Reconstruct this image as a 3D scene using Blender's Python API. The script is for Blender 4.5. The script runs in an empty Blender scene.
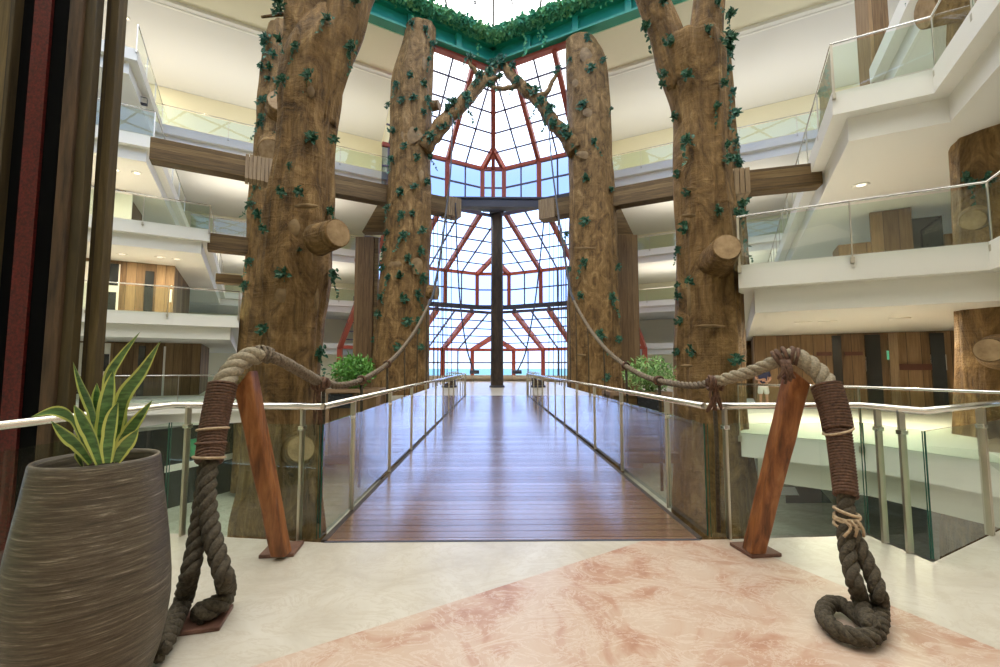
import bpy, bmesh, math, random
from mathutils import Vector, Matrix, noise
R = math.radians
rnd = random.Random(7)
S = bpy.context.scene
col = S.collection
# ------------------------------------------------------------------ camera
F, HZ, VPX, CZ = 444.0, 367.0, 493.0, 1.4
pitch = math.atan((HZ-333.5)/F); yaw = math.atan((500-VPX)/F)
cd = bpy.data.cameras.new('camera'); cam = bpy.data.objects.new('camera', cd); col.objects.link(cam)
cd.sensor_width = 36; cd.lens = 36*F/1000; cd.clip_end = 3000; cd.clip_start = .05
cam.location = (0, 0, CZ); cam.rotation_euler = (R(90)+pitch, 0, -yaw)
S.camera = cam
CR = cam.rotation_euler.to_matrix()
def ray(px, py): return CR @ Vector(((px-500)/F, (333.5-py)/F, -1))
def at(px, py, Y):
    d = ray(px, py); return Vector((0, 0, CZ))+d*(Y/d.y)
def atz(px, py, z=0.0):
    d = ray(px, py); return Vector((0, 0, CZ))+d*((z-CZ)/d.z)
# ------------------------------------------------------------------ world, light, exposure
w = bpy.data.worlds.new('sky'); S.world = w; w.use_nodes = True
nt = w.node_tree; nt.nodes.clear()
bg = nt.nodes.new('ShaderNodeBackground'); wo = nt.nodes.new('ShaderNodeOutputWorld')
tc = nt.nodes.new('ShaderNodeTexCoord'); sx = nt.nodes.new('ShaderNodeSeparateXYZ'); cr = nt.nodes.new('ShaderNodeValToRGB')
nt.links.new(tc.outputs['Generated'], sx.inputs[0]); nt.links.new(sx.outputs['Z'], cr.inputs[0])
e = cr.color_ramp.elements
e[0].position = 0.0; e[0].color = (.56, .68, .86, 1); e[1].position = 1.0; e[1].color = (1.0, .97, .90, 1)
x = e.new(.06); x.color = (.34, .51, 1.0, 1)
x = e.new(.40); x.color = (.42, .60, 1.0, 1)
x = e.new(.62); x.color = (1.0, .97, .90, 1)
nt.links.new(cr.outputs[0], bg.inputs[0]); bg.inputs[1].default_value = 3.6
nt.links.new(bg.outputs[0], wo.inputs[0])
S.view_settings.view_transform = 'Standard'; S.view_settings.look = 'None'
S.view_settings.exposure = .20; S.view_settings.gamma = 1; S.view_settings.use_curve_mapping = False
try:
    S.cycles.use_denoising = True; S.cycles.max_bounces = 10; S.cycles.transparent_max_bounces = 32
    S.cycles.diffuse_bounces = 5; S.cycles.glossy_bounces = 4; S.cycles.sample_clamp_indirect = 8
    S.cycles.caustics_reflective = False; S.cycles.caustics_refractive = False
except Exception: pass
def lamp(name, loc, energy, color, size=.5, rot=(0, 0, 0), size_y=None):
    l = bpy.data.lights.new(name, 'AREA'); l.energy = energy; l.color = color; l.size = size
    if size_y: l.shape = 'RECTANGLE'; l.size_y = size_y
    o = bpy.data.objects.new(name, l); o.location = loc; o.rotation_euler = rot; col.objects.link(o); return o
# added fill: unseen upward lights over the galleries, one warm light above the landing
for s_ in (-1, 1):
    for (x, y) in ((9.5, 31.5), (15, 28.5), (21, 25.0)):
        lamp('fill_uplight', (s_*x, y, 15.4), 125, (1, .98, .94), 7, (R(180), 0, -s_*R(29)), 2.5)
    lamp('fill_uplight', (s_*15.5, 30.5, 11.7), 200, (1, .93, .80), 9, (R(180), 0, -s_*R(29)), 4)
    lamp('fill_uplight', (s_*16.5, 36, 8.1), 200, (1, .93, .80), 9, (R(180), 0, -s_*R(29)), 4)
lamp('landing_fill', (0, -4.5, 7.5), 60, (1, .86, .66), 5, (0, 0, 0), 3)
# ------------------------------------------------------------------ materials
def newmat(name):
    m = bpy.data.materials.new(name); m.use_nodes = True
    nt = m.node_tree; b = nt.nodes['Principled BSDF']; return m, nt, b
def coords(nt, scale=(1, 1, 1), kind='Object', rot=(0, 0, 0)):
    tc = nt.nodes.new('ShaderNodeTexCoord'); mp = nt.nodes.new('ShaderNodeMapping')
    nt.links.new(tc.outputs[kind], mp.inputs[0]); mp.inputs['Scale'].default_value = scale; mp.inputs['Rotation'].default_value = rot
    return mp.outputs[0]
def ramp(nt, src, stops):
    r = nt.nodes.new('ShaderNodeValToRGB'); nt.links.new(src, r.inputs[0]); el = r.color_ramp.elements
    el[0].position, el[0].color = stops[0][0], (*stops[0][1], 1); el[1].position, el[1].color = stops[-1][0], (*stops[-1][1], 1)
    for p, c in stops[1:-1]:
        k = el.new(p); k.color = (*c, 1)
    return r.outputs[0]
def noise_tex(nt, vec, scale, detail=4, rough=.6, dist=0.0):
    n = nt.nodes.new('ShaderNodeTexNoise'); n.inputs['Scale'].default_value = scale; n.inputs['Detail'].default_value = detail
    n.inputs['Roughness'].default_value = rough; n.inputs['Distortion'].default_value = dist; nt.links.new(vec, n.inputs['Vector']); return n.outputs['Fac']
def bump(nt, b, src, strength=.3, dist=.02):
    bp = nt.nodes.new('ShaderNodeBump'); bp.inputs['Strength'].default_value = strength; bp.inputs['Distance'].default_value = dist
    nt.links.new(src, bp.inputs['Height']); nt.links.new(bp.outputs[0], b.inputs['Normal'])
def plain(name, c, rough=.6, metal=0, spec=.5, emit=0):
    m, nt, b = newmat(name); b.inputs['Base Color'].default_value = (*c, 1); b.inputs['Roughness'].default_value = rough
    b.inputs['Metallic'].default_value = metal; b.inputs['Specular IOR Level'].default_value = spec
    if emit: b.inputs['Emission Color'].default_value = (*c, 1); b.inputs['Emission Strength'].default_value = emit
    return m
def noisy(name, stops, scale, rough=.7, stretch=(1, 1, 1), bmp=.0, dist=0, detail=5, kind='Object', spec=.4):
    m, nt, b = newmat(name); v = coords(nt, stretch, kind); n = noise_tex(nt, v, scale, detail, .62, dist)
    nt.links.new(ramp(nt, n, stops), b.inputs['Base Color']); b.inputs['Roughness'].default_value = rough
    b.inputs['Specular IOR Level'].default_value = spec
    if bmp: bump(nt, b, n, bmp, .03)
    return m
def mathn(nt, op, a, b=None, c=None):
    n = nt.nodes.new('ShaderNodeMath'); n.operation = op
    for i, v in enumerate((a, b, c)):
        if v is None: continue
        if isinstance(v, (int, float)): n.inputs[i].default_value = v
        else: nt.links.new(v, n.inputs[i])
    return n.outputs[0]
def mixc(nt, f, a, b, mode='MIX'):
    n = nt.nodes.new('ShaderNodeMixRGB'); n.blend_type = mode
    for i, v in enumerate((f, a, b)):
        if isinstance(v, (int, float)): n.inputs[i].default_value = v
        elif isinstance(v, tuple): n.inputs[i].default_value = (*v, 1)
        else: nt.links.new(v, n.inputs[i])
    return n.outputs[0]
def planks(name, axis, width, stops, grain_axis, rough=.6, gap=(.03, .02, .012), gapw=.04, spec=.4, bmp=.25, gscale=3.0, kind='Object', rot=(0,0,0)):
    """planks laid side by side along `axis`, grain running along `grain_axis`"""
    m, nt, b = newmat(name); v = coords(nt, (1, 1, 1), kind, rot)
    s = nt.nodes.new('ShaderNodeSeparateXYZ'); nt.links.new(v, s.inputs[0])
    t = mathn(nt, 'DIVIDE', s.outputs[axis], width); fr = mathn(nt, 'FRACT', t); fl = mathn(nt, 'FLOOR', t)
    wn = nt.nodes.new('ShaderNodeTexWhiteNoise'); wn.noise_dimensions = '1D'; nt.links.new(fl, wn.inputs['W'])
    st = [14, 14, 14]; st[grain_axis] = .9
    mp = nt.nodes.new('ShaderNodeMapping'); nt.links.new(v, mp.inputs[0]); mp.inputs['Scale'].default_value = st
    cb = nt.nodes.new('ShaderNodeCombineXYZ'); nt.links.new(mathn(nt, 'MULTIPLY', wn.outputs[0], 37.0), cb.inputs[grain_axis])
    va = nt.nodes.new('ShaderNodeVectorMath'); nt.links.new(mp.outputs[0], va.inputs[0]); nt.links.new(cb.outputs[0], va.inputs[1])
    g = noise_tex(nt, va.outputs[0], gscale*.35, 6, .65, .6)
    mixv = mathn(nt, 'ADD', mathn(nt, 'MULTIPLY', g, .75), mathn(nt, 'MULTIPLY', wn.outputs[0], .3))
    c = ramp(nt, mixv, stops)
    lo = mathn(nt, 'LESS_THAN', fr, gapw)
    nt.links.new(mixc(nt, lo, c, gap), b.inputs['Base Color']); b.inputs['Roughness'].default_value = rough
    b.inputs['Specular IOR Level'].default_value = spec
    if bmp: bump(nt, b, mathn(nt, 'SUBTRACT', g, mathn(nt, 'MULTIPLY', lo, 1.0)), bmp, .012)
    return m
def glass_mat(name, tint, refl=1.0, ior=1.5, gloss_col=(1, 1, 1)):
    m = bpy.data.materials.new(name); m.use_nodes = True; nt = m.node_tree; nt.nodes.clear()
    o = nt.nodes.new('ShaderNodeOutputMaterial'); t = nt.nodes.new('ShaderNodeBsdfTransparent'); g = nt.nodes.new('ShaderNodeBsdfGlossy')
    t.inputs[0].default_value = (*tint, 1); g.inputs['Roughness'].default_value = .01; g.inputs[0].default_value = (*gloss_col, 1)
    f = nt.nodes.new('ShaderNodeFresnel'); f.inputs[0].default_value = ior
    mx = nt.nodes.new('ShaderNodeMixShader'); ge = nt.nodes.new('ShaderNodeNewGeometry')      # the far face of a sheet only lets light through
    nt.links.new(mathn(nt, 'MULTIPLY', mathn(nt, 'MULTIPLY', f.outputs[0], refl), mathn(nt, 'SUBTRACT', 1.0, ge.outputs['Backfacing'])), mx.inputs[0])
    nt.links.new(t.outputs[0], mx.inputs[1]); nt.links.new(g.outputs[0], mx.inputs[2]); nt.links.new(mx.outputs[0], o.inputs[0]); return m
M = {}
def marble(name, stops, vein, scale, rough):
    m, nt, b = newmat(name); v = coords(nt, (1, 1, 1)); n = noise_tex(nt, v, scale, 8, .62, 1.4)
    c = ramp(nt, n, stops)
    v2 = coords(nt, (1, 1.6, 1), 'Object', (0, 0, .6)); n2 = noise_tex(nt, v2, scale*1.7, 7, .7, 2.2)
    f = ramp(nt, mathn(nt, 'ABSOLUTE', mathn(nt, 'SUBTRACT', n2, .5)), [(0, (1, 1, 1)), (.035, (0, 0, 0))])
    nt.links.new(mixc(nt, mathn(nt, 'MULTIPLY', f, .55), c, vein), b.inputs['Base Color'])
    b.inputs['Roughness'].default_value = rough; b.inputs['Specular IOR Level'].default_value = .35; return m
M['cream_marble'] = marble('cream_marble', [(.3, (.43, .38, .31)), (.5, (.52, .475, .40)), (.7, (.58, .54, .47))], (.44, .375, .29), 1.5, .28)
M['pink_marble'] = marble('pink_marble', [(.28, (.33, .155, .10)), (.40, (.42, .245, .17)), (.52, (.50, .365, .28)), (.75, (.54, .435, .35))], (.62, .53, .45), 1.9, .28)
M['lower_marble'] = marble('lower_marble', [(.3, (.42, .42, .33)), (.7, (.62, .62, .52))], (.35, .36, .28), .5, .15)
M['deck'] = planks('deck_planks', 1, .145, [(.25, (.085, .04, .022)), (.5, (.17, .082, .045)), (.8, (.28, .15, .09))], 0, .2, (.012, .006, .004), .045, .7, .05)
def lacquer(m, rough, ior):
    nt = m.node_tree; b = nt.nodes['Principled BSDF']; wn = [n for n in nt.nodes if n.type == 'TEX_WHITE_NOISE'][0]; lo = [n for n in nt.nodes if n.type == 'MATH' and n.operation == 'LESS_THAN'][0]
    wgt = mathn(nt, 'MULTIPLY', mathn(nt, 'SUBTRACT', 1.0, lo.outputs[0]), mathn(nt, 'ADD', .6, mathn(nt, 'MULTIPLY', wn.outputs[0], .4)))
    nt.links.new(wgt, b.inputs['Coat Weight']); b.inputs['Coat Roughness'].default_value = rough; b.inputs['Coat IOR'].default_value = ior
    nt.links.new(mathn(nt, 'MULTIPLY', mathn(nt, 'SUBTRACT', 1.0, lo.outputs[0]), .5), b.inputs['Specular IOR Level'])
lacquer(M['deck'], .27, 2.0)
M['deck_edge'] = noisy('deck_edge', [(.3, (.25, .15, .09)), (.7, (.42, .29, .19))], 3, .4)
M['old_wood'] = planks('old_wood', 2, .24, [(.2, (.045, .024, .008)), (.5, (.155, .095, .036)), (.85, (.31, .21, .095))], 0, .7)
M['panel_wood'] = planks('panel_wood', 0, .32, [(.2, (.07, .035, .014)), (.5, (.20, .12, .055)), (.85, (.34, .22, .11))], 2, .6)
M['pillar_wood'] = planks('pillar_wood', 0, .40, [(.2, (.018, .012, .004)), (.5, (.075, .050, .018)), (.85, (.20, .14, .06))], 2, .55, gscale=2.0)
M['dark_wood'] = noisy('dark_wood', [(.3, (.018, .012, .009)), (.7, (.075, .048, .03))], 5, .55, (1, 1, .3), .2)
M['post_wood'] = noisy('post_wood', [(.28, (.05, .017, .007)), (.45, (.20, .07, .022)), (.62, (.33, .13, .042)), (.8, (.40, .19, .08))], 5, .42, (3, 3, .55), .3, .7)
M['old_plank'] = noisy('old_plank', [(.3, (.018, .010, .005)), (.7, (.11, .06, .028))], 4, .6, (3, 3, .3), .2)
M['soffit_wood'] = noisy('pale_post_wood', [(.3, (.20, .13, .07)), (.7, (.36, .26, .15))], 4, .6, (3, 3, .3))
M['post_cut'] = noisy('post_cut', [(.3, (.28, .12, .05)), (.7, (.50, .26, .13))], 8, .6)
M['rope'] = noisy('rope', [(.3, (.085, .062, .042)), (.7, (.27, .215, .155))], 60, .9, bmp=.4)
M['rope_pale'] = noisy('rope_pale', [(.3, (.18, .15, .10)), (.7, (.42, .36, .26))], 60, .9, bmp=.4)
M['rope_dark'] = noisy('rope_dark', [(.3, (.026, .020, .012)), (.7, (.10, .08, .052))], 60, .9, bmp=.4)
M['cord'] = noisy('cord', [(.3, (.05, .025, .015)), (.7, (.17, .09, .055))], 50, .8)
M['twine'] = noisy('twine', [(.3, (.30, .21, .12)), (.7, (.55, .42, .28))], 50, .9)
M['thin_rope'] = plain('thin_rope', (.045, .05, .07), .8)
M['steel'] = plain('steel', (.72, .70, .66), .2, 1)
M['steel_dull'] = plain('steel_dull', (.58, .53, .44), .32, 1)
M['dark_steel'] = plain('dark_steel', (.05, .05, .07), .5)
M['plate'] = noisy('plate', [(.3, (.10, .045, .03)), (.7, (.20, .10, .07))], 8, .5)
M['white'] = plain('white_paint', (.84, .82, .76), .5)
M['cream'] = plain('cream_paint', (.86, .80, .60), .6)
M['yellow'] = plain('yellow_paint', (.84, .78, .56), .6)
M['grey_ceiling'] = plain('grey_ceiling', (.74, .72, .68), .2)
M['soffit'] = plain('soffit', (.70, .67, .56), .5)
M['black'] = plain('black_panel', (.004, .004, .004), .95, 0, .05)
M['shop_dark'] = plain('shop_dark', (.02, .022, .022), .2)
M['red_strip'] = noisy('red_strip', [(.35, (.035, .004, .003)), (.65, (.13, .012, .009))], 30, .5)
M['red'] = plain('red_paint', (.42, .085, .05), .45)
M['mullion'] = plain('mullion', (.13, .11, .16), .5)
M['green'] = plain('green_paint', (.012, .27, .17), .4)
M['pane'] = glass_mat('rail_glass', (.88, .94, .89), 1.4)
M['pane_green'] = glass_mat('green_rail_glass', (.90, .96, .92), 1.4)
M['bridge_pane'] = glass_mat('bridge_rail_glass', (.86, .92, .90), 2.6)
M['roof_glass'] = glass_mat('roof_glass', (.93, .95, .96), .25)
M['blue_glass'] = glass_mat('blue_glass', (.30, .34, .43), .4)
M['blue_glass_pale'] = glass_mat('pale_blue_glass', (.62, .68, .76), .4)
M['glass_edge'] = plain('glass_edge', (.02, .10, .07), .15)
M['bark'] = None
def bark():
    m, nt, b = newmat('bark'); v = coords(nt, (1, 1, .6)); n = noise_tex(nt, v, 2.0, 10, .74, 1.2)
    c = ramp(nt, n, [(.32, (.05, .026, .008)), (.45, (.185, .105, .035)), (.57, (.31, .185, .07)), (.72, (.50, .34, .155))])
    v2 = coords(nt, (5, 5, .3)); n2 = noise_tex(nt, v2, 1.6, 5, .6, .8)
    c2 = mixc(nt, .55, c, ramp(nt, n2, [(.3, (.30, .26, .21)), (.60, (1, 1, 1))]), 'MULTIPLY')
    v3 = coords(nt, (.5, .5, 6)); n3 = noise_tex(nt, v3, 1.2, 4, .6, 1.5)
    nt.links.new(c2, b.inputs['Base Color']); b.inputs['Roughness'].default_value = .62; b.inputs['Specular IOR Level'].default_value = .3
    bump(nt, b, mathn(nt, 'ADD', mathn(nt, 'MULTIPLY', n2, .8), mathn(nt, 'ADD', n, mathn(nt, 'MULTIPLY', n3, .4))), .8, .14)
    return m
M['bark'] = bark()
M['bark_patch'] = noisy('bark_patch', [(.3, (.13, .08, .035)), (.7, (.30, .195, .09))], 4, .7, bmp=.2)
M['cut_wood'] = noisy('cut_wood', [(.3, (.24, .15, .07)), (.7, (.44, .30, .16))], 5, .7)
M['leaf'] = noisy('ivy_leaf', [(.32, (.012, .06, .035)), (.55, (.045, .15, .085)), (.74, (.24, .36, .26))], 9, .45)
M['leaf_bright'] = noisy('bright_leaf', [(.3, (.05, .20, .03)), (.7, (.18, .42, .08))], 6, .5)
M['leaf_pale'] = noisy('pale_leaf', [(.3, (.16, .34, .10)), (.7, (.42, .60, .25))], 6, .5)
M['leaf_teal'] = noisy('teal_leaf', [(.3, (.03, .24, .13)), (.5, (.09, .38, .19)), (.72, (.26, .55, .20))], 1.5, .5)
M['soil'] = noisy('soil', [(.3, (.012, .009, .006)), (.7, (.05, .037, .025))], 25, .95, bmp=.6)
M['skin'] = plain('skin', (.45, .25, .17), .6)
M['navy'] = plain('navy_cloth', (.015, .02, .06), .8)
M['pale_cloth'] = plain('pale_cloth', (.62, .62, .62), .8)
M['hair'] = plain('hair', (.02, .012, .008), .6)
M['lamp'] = plain('lamp', (1, .9, .7), .5, emit=2.0)
M['sea'] = plain('sea', (.10, .30, .36), .5)
M['terrace'] = plain('terrace', (.55, .46, .33), .8)
M['sign_red'] = plain('sign_red', (.10, .03, .015), .6)
M['sign_green'] = plain('sign_green', (.10, .42, .25), .5, emit=.6)
def pot_mat():
    m, nt, b = newmat('pot'); v = coords(nt, (1.0, 1.0, 22), 'Object', (.10, .05, 0)); n = noise_tex(nt, v, 5.0, 10, .78, .4)
    nt.links.new(ramp(nt, n, [(.34, (.022, .016, .008)), (.47, (.072, .054, .031)), (.57, (.13, .105, .07)), (.69, (.40, .36, .29))]), b.inputs['Base Color'])
    b.inputs['Roughness'].default_value = .36; bump(nt, b, n, .6, .012); return m
M['pot'] = pot_mat()
def snake_mat():
    m, nt, b = newmat('snake_leaf'); uv = nt.nodes.new('ShaderNodeUVMap'); s = nt.nodes.new('ShaderNodeSeparateXYZ'); nt.links.new(uv.outputs[0], s.inputs[0])
    d = mathn(nt, 'ABSOLUTE', mathn(nt, 'SUBTRACT', s.outputs[0], .5))
    v = coords(nt, (1, 1, 5)); n = noise_tex(nt, v, 12, 4, .6, .5)
    g = ramp(nt, n, [(.35, (.03, .085, .02)), (.65, (.12, .24, .07))])
    nt.links.new(mixc(nt, mathn(nt, 'GREATER_THAN', d, .33), g, (.50, .56, .14)), b.inputs['Base Color']); b.inputs['Roughness'].default_value = .35; return m
M['snake'] = snake_mat()
# ------------------------------------------------------------------ mesh builder
class MB:
    def __init__(s): s.v = []; s.f = []; s.sm = []; s.mi = []; s.uv = {}
    def add(s, vs, fs, smooth=False, mi=0):
        b = len(s.v); s.v += [tuple(v) for v in vs]
        for f in fs: s.f.append([b+i for i in f]); s.sm.append(smooth); s.mi.append(mi)
        return b
    def poly(s, pts, mi=0): s.add(pts, [list(range(len(pts)))], False, mi); return s
    def prism(s, pts, z0, z1, mi=0):
        n = len(pts)
        if sum(pts[i][0]*pts[(i+1) % n][1]-pts[(i+1) % n][0]*pts[i][1] for i in range(n)) < 0: pts = pts[::-1]
        vs = [(p[0], p[1], z0) for p in pts]+[(p[0], p[1], z1) for p in pts]
        s.add(vs, [list(range(n))[::-1], list(range(n, 2*n))]+[[i, (i+1) % n, n+(i+1) % n, n+i] for i in range(n)], False, mi); return s
    def box(s, c, size, rz=0, mi=0, mat=None):
        hx, hy, hz = size[0]/2, size[1]/2, size[2]/2
        m = mat or Matrix.Rotation(rz, 3, 'Z'); c = Vector(c)
        vs = [c+m @ Vector((x, y, z)) for z in (-hz, hz) for x, y in ((-hx, -hy), (hx, -hy), (hx, hy), (-hx, hy))]
        s.add(vs, [[3, 2, 1, 0], [4, 5, 6, 7], [0, 1, 5, 4], [1, 2, 6, 5], [2, 3, 7, 6], [3, 0, 4, 7]], False, mi); return s
    def bar(s, a, b, w, h, up=(0, 0, 1), mi=0):
        a, b = Vector(a), Vector(b); d = (b-a); L = d.length
        if L < 1e-6: return s
        d /= L; u = Vector(up)
        if abs(d.dot(u)) > .98: u = Vector((0, 1, 0))
        x = d.cross(u).normalized(); z = x.cross(d).normalized()
        m = Matrix((x, d, z)).transposed(); return s.box((a+b)/2, (w, L, h), 0, mi, m)
    def tube(s, pts, r, n=8, caps=True, smooth=True, mi=0):
        pts = [Vector(p) for p in pts]; k = len(pts); rr = r if isinstance(r, (list, tuple)) else [r]*k
        fr = frames(pts); vs = []
        for p, (t, x, y), q in zip(pts, fr, rr):
            for j in range(n):
                a = 2*math.pi*j/n; vs.append(p+(x*math.cos(a)+y*math.sin(a))*q)
        fs = [[i*n+j, i*n+(j+1) % n, (i+1)*n+(j+1) % n, (i+1)*n+j] for i in range(k-1) for j in range(n)]
        s.add(vs, fs, smooth, mi)
        if caps:
            b = len(s.v)-k*n
            s.f.append([b+j for j in range(n)][::-1]); s.sm.append(False); s.mi.append(mi)
            s.f.append([b+(k-1)*n+j for j in range(n)]); s.sm.append(False); s.mi.append(mi)
        return s
    def lathe(s, prof, c=(0, 0, 0), n=48, smooth=True, mi=0, closed=False):
        c = Vector(c); k = len(prof)
        vs = [c+Vector((p[0]*math.cos(2*math.pi*j/n), p[0]*math.sin(2*math.pi*j/n), p[1])) for p in prof for j in range(n)]
        s.add(vs, [[i*n+j, i*n+(j+1) % n, (i+1)*n+(j+1) % n, (i+1)*n+j] for i in range(k-1) for j in range(n)], smooth, mi); return s
    def mesh(s, name, mats):
        me = bpy.data.meshes.new(name); me.from_pydata(s.v, [], s.f); me.update()
        me.polygons.foreach_set('use_smooth', s.sm); me.polygons.foreach_set('material_index', s.mi)
        for m in (mats if isinstance(mats, (list, tuple)) else [mats]): me.materials.append(M[m] if isinstance(m, str) else m)
        return me
    def build(s, name, mats, parent=None, bevel=0, origin=None, **kw):
        me = s.mesh(name, mats)
        if bevel:
            bm = bmesh.new(); bm.from_mesh(me); bmesh.ops.recalc_face_normals(bm, faces=bm.faces)
            bmesh.ops.bevel(bm, geom=bm.edges[:], offset=bevel, segments=2, affect='EDGES', profile=.6); bm.to_mesh(me); bm.free()
        o = bpy.data.objects.new(name, me); col.objects.link(o)
        if origin is not None:
            me.transform(Matrix.Translation(-Vector(origin))); o.location = origin
        if parent is not None:
            o.parent = parent; o.matrix_parent_inverse = Matrix.Identity(4); o.location = Vector(o.location)-world_loc(parent)
        for k, v in kw.items(): o[k] = v
        return o
def world_loc(o):
    p = Vector((0, 0, 0))
    while o is not None: p += Vector(o.location); o = o.parent
    return p
def frames(pts):
    k = len(pts); out = []; px = None
    for i in range(k):
        t = (pts[min(i+1, k-1)]-pts[max(i-1, 0)]).normalized()
        if px is None:
            u = Vector((0, 0, 1)) if abs(t.z) < .9 else Vector((0, 1, 0)); x = (u-t*u.dot(t)).normalized()
        else: x = (px-t*px.dot(t)).normalized()
        px = x; out.append((t, x, t.cross(x)))
    return out
def spline(pts, n=8):
    """Catmull-Rom through the points"""
    P = [Vector(p) for p in pts]; P = [P[0]*2-P[1]]+P+[P[-1]*2-P[-2]]; out = []
    for i in range(1, len(P)-2):
        a, b, c, d = P[i-1:i+3]
        for j in range(n):
            t = j/n; out.append(.5*((2*b)+(c-a)*t+(2*a-5*b+4*c-d)*t*t+(3*b-a-3*c+d)*t**3))
    return out+[P[-2]]
def resample(pts, step):
    out = [pts[0].copy()]; acc = 0
    for a, b in zip(pts, pts[1:]):
        L = (b-a).length; pos = step-acc
        while pos <= L and L > 0: out.append(a.lerp(b, pos/L)); pos += step
        acc = (acc+L) % step
    out.append(pts[-1].copy()); return out
def thing(name, label, cat, loc=(0, 0, 0), group=None):
    o = bpy.data.objects.new(name, None); col.objects.link(o); o.location = loc; o.empty_display_size = .1
    o['label'] = label; o['category'] = cat
    if group: o['group'] = group
    return o
def tag(o, label, cat, group=None, kind=None):
    o['label'] = label; o['category'] = cat
    if group: o['group'] = group
    if kind: o['kind'] = kind
    return o
def struct(name, mb, mat, label=None, parent=None):
    o = mb.build(name, mat, parent)
    if parent is None:
        o['kind'] = 'structure'
        if label: o['label'] = label; o['category'] = name.split('_')[0]
    return o
def copy_part(o, parent, loc=None, rot=None, scale=None):
    c = o.copy(); col.objects.link(c); c.parent = parent
    if loc is not None: c.location = Vector(loc)-world_loc(parent)
    if rot is not None: c.rotation_euler = rot
    if scale is not None: c.scale = (scale,)*3
    return c
def twisted(mb, pts, rad, strands=3, pitch=None, step=None, seg=6):
    """a laid rope: strands wound round the path"""
    pitch = pitch or rad*7; step = step or pitch/9; P = resample([Vector(p) for p in pts], step); fr = frames(P)
    for k in range(strands):
        q = []
        for i, (p, (t, x, y)) in enumerate(zip(P, fr)):
            a = 2*math.pi*(i*step/pitch+k/strands); q.append(p+(x*math.cos(a)+y*math.sin(a))*rad*.5)
        mb.tube(q, rad*.56, seg)
    return mb
def coil(mb, pts, rad, thick, pitch, seg=5):
    P = resample([Vector(p) for p in pts], pitch/10); fr = frames(P); q = []
    rr = rad if isinstance(rad, (list, tuple)) else (rad, rad)
    for i, (p, (t, x, y)) in enumerate(zip(P, fr)):
        a = 2*math.pi*i/10; r_ = rr[0]+(rr[1]-rr[0])*i/len(P)
        q.append(p+(x*math.cos(a)+y*math.sin(a))*r_)
    mb.tube(q, thick, seg); return mb
def ring(mb, c, axis, rad, thick, n=20, seg=6):
    a = Vector(axis).normalized(); u = a.orthogonal().normalized(); v = a.cross(u)
    pts = [Vector(c)+(u*math.cos(t)+v*math.sin(t))*rad for t in [2*math.pi*i/n for i in range(n+1)]]
    mb.tube(pts, thick, seg, False); return mb
K = math.tan(R(29))
def pl(s, a, zb): return Vector((s*a, zb-K*a, 0))           # plan point at sideways distance a on the oblique line through (0, zb)
def v3(p, z): return Vector((p[0], p[1], z))
L1, L2, L3, L4, L5, TOP = 0.0, 3.6, 7.3, 10.9, 14.85, 20.0

# ------------------------------------------------------------------ the landing floor and the bridge
def on_line(a, b, X=None, Y=None):
    t = (X-a.x)/(b.x-a.x) if X is not None else (Y-a.y)/(b.y-a.y); return a+(b-a)*t
BL, BR = atz(325, 541.5), atz(702, 541.5); YB = (BL.y+BR.y)/2; XL, XR = BL.x, BR.x      # near corners of the bridge
CNL = Vector((XL-1.42, YB+.22, 0))                                                     # far left corner of the landing
RC = [Vector((XR, YB, 0)), atz(868, 535.5), atz(933, 562.5), atz(991, 534.5)]           # edge of the landing on the right
RC.append(RC[3]+(RC[3]-RC[2])*1.3); RC.append(Vector((9.5, RC[4].y+.3, 0)))
A, B = atz(622, 547.5), atz(250, 667); A = on_line(A, B, Y=YB); Bx = on_line(A, B, X=CNL.x)
C, D = atz(745, 546), atz(1000, 650); C = on_line(C, D, Y=YB+.02); Dx = on_line(C, D, X=9.5)
if Dx.y < -14: Dx = on_line(C, D, Y=-14)
fl = MB()
fl.poly([Vector((CNL.x, Bx.y, 0)), A, Vector((XL, YB, 0)), CNL][::1], 0)
fl.poly([A, Vector((CNL.x, Bx.y, 0)), Vector((CNL.x, -14, 0)), Vector((9.5, -14, 0)) if Dx.y > -14 else Dx, Dx, C], 1)
fl.poly([C, Dx]+([] if Dx.y > -14 else [Vector((9.5, -14, 0))])+RC[:0:-1], 0)
outline = [CNL, Vector((XL, YB, 0)), *RC, Vector((9.5, -14, 0)), Vector((CNL.x, -14, 0))]
fl.prism([(p.x, p.y) for p in outline], -.55, -.004, 2)
struct('floor', fl, ['cream_marble', 'pink_marble', 'white'])
YE = 22.0
g = thing('footbridge', 'long footbridge deck of glossy reddish brown planks across the atrium', 'footbridge', (0, YB, 0))
MB().box(((XL+XR)/2, (YB+YE)/2+.02, -.06), (XR-XL-.02, YE-YB-.04, .12)).build('deck', 'deck', g)
for x in (XL-.02, XR+.02): MB().box((x, (YB+YE)/2+.03, -.10), (.055, YE-YB-.06, .20)).build('edge_board', 'dark_wood', g, bevel=.01)
MB().box(((XL+XR)/2, YB+.012, -.003), (XR-XL, .03, .012)).build('threshold', 'dark_steel', g)
for x in (XL+.15, XR-.15): MB().box((x, (YB+YE)/2, -.45), (.25, YE-YB-.2, .6)).build('girder', 'old_wood', g)
# ledge beside the bridge, platform at its far end, floor far below
for s in (-1, 1):
    struct('floor', MB().box((s*2.35+.15, 14.6, -.12), (1.25, 14.2, .16)), 'old_wood')
struct('floor', MB().prism([(-9.5, YE+.02), (9.5, YE+.02), (14.2, 38.3), (0, 46.2), (-14.2, 38.3)], -.4, -.002), 'cream_marble')
struct('floor', MB().prism([(-45, -15), (45, -15), (45, 60), (-45, 60)], -4.6, -4.2), 'lower_marble')
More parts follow.
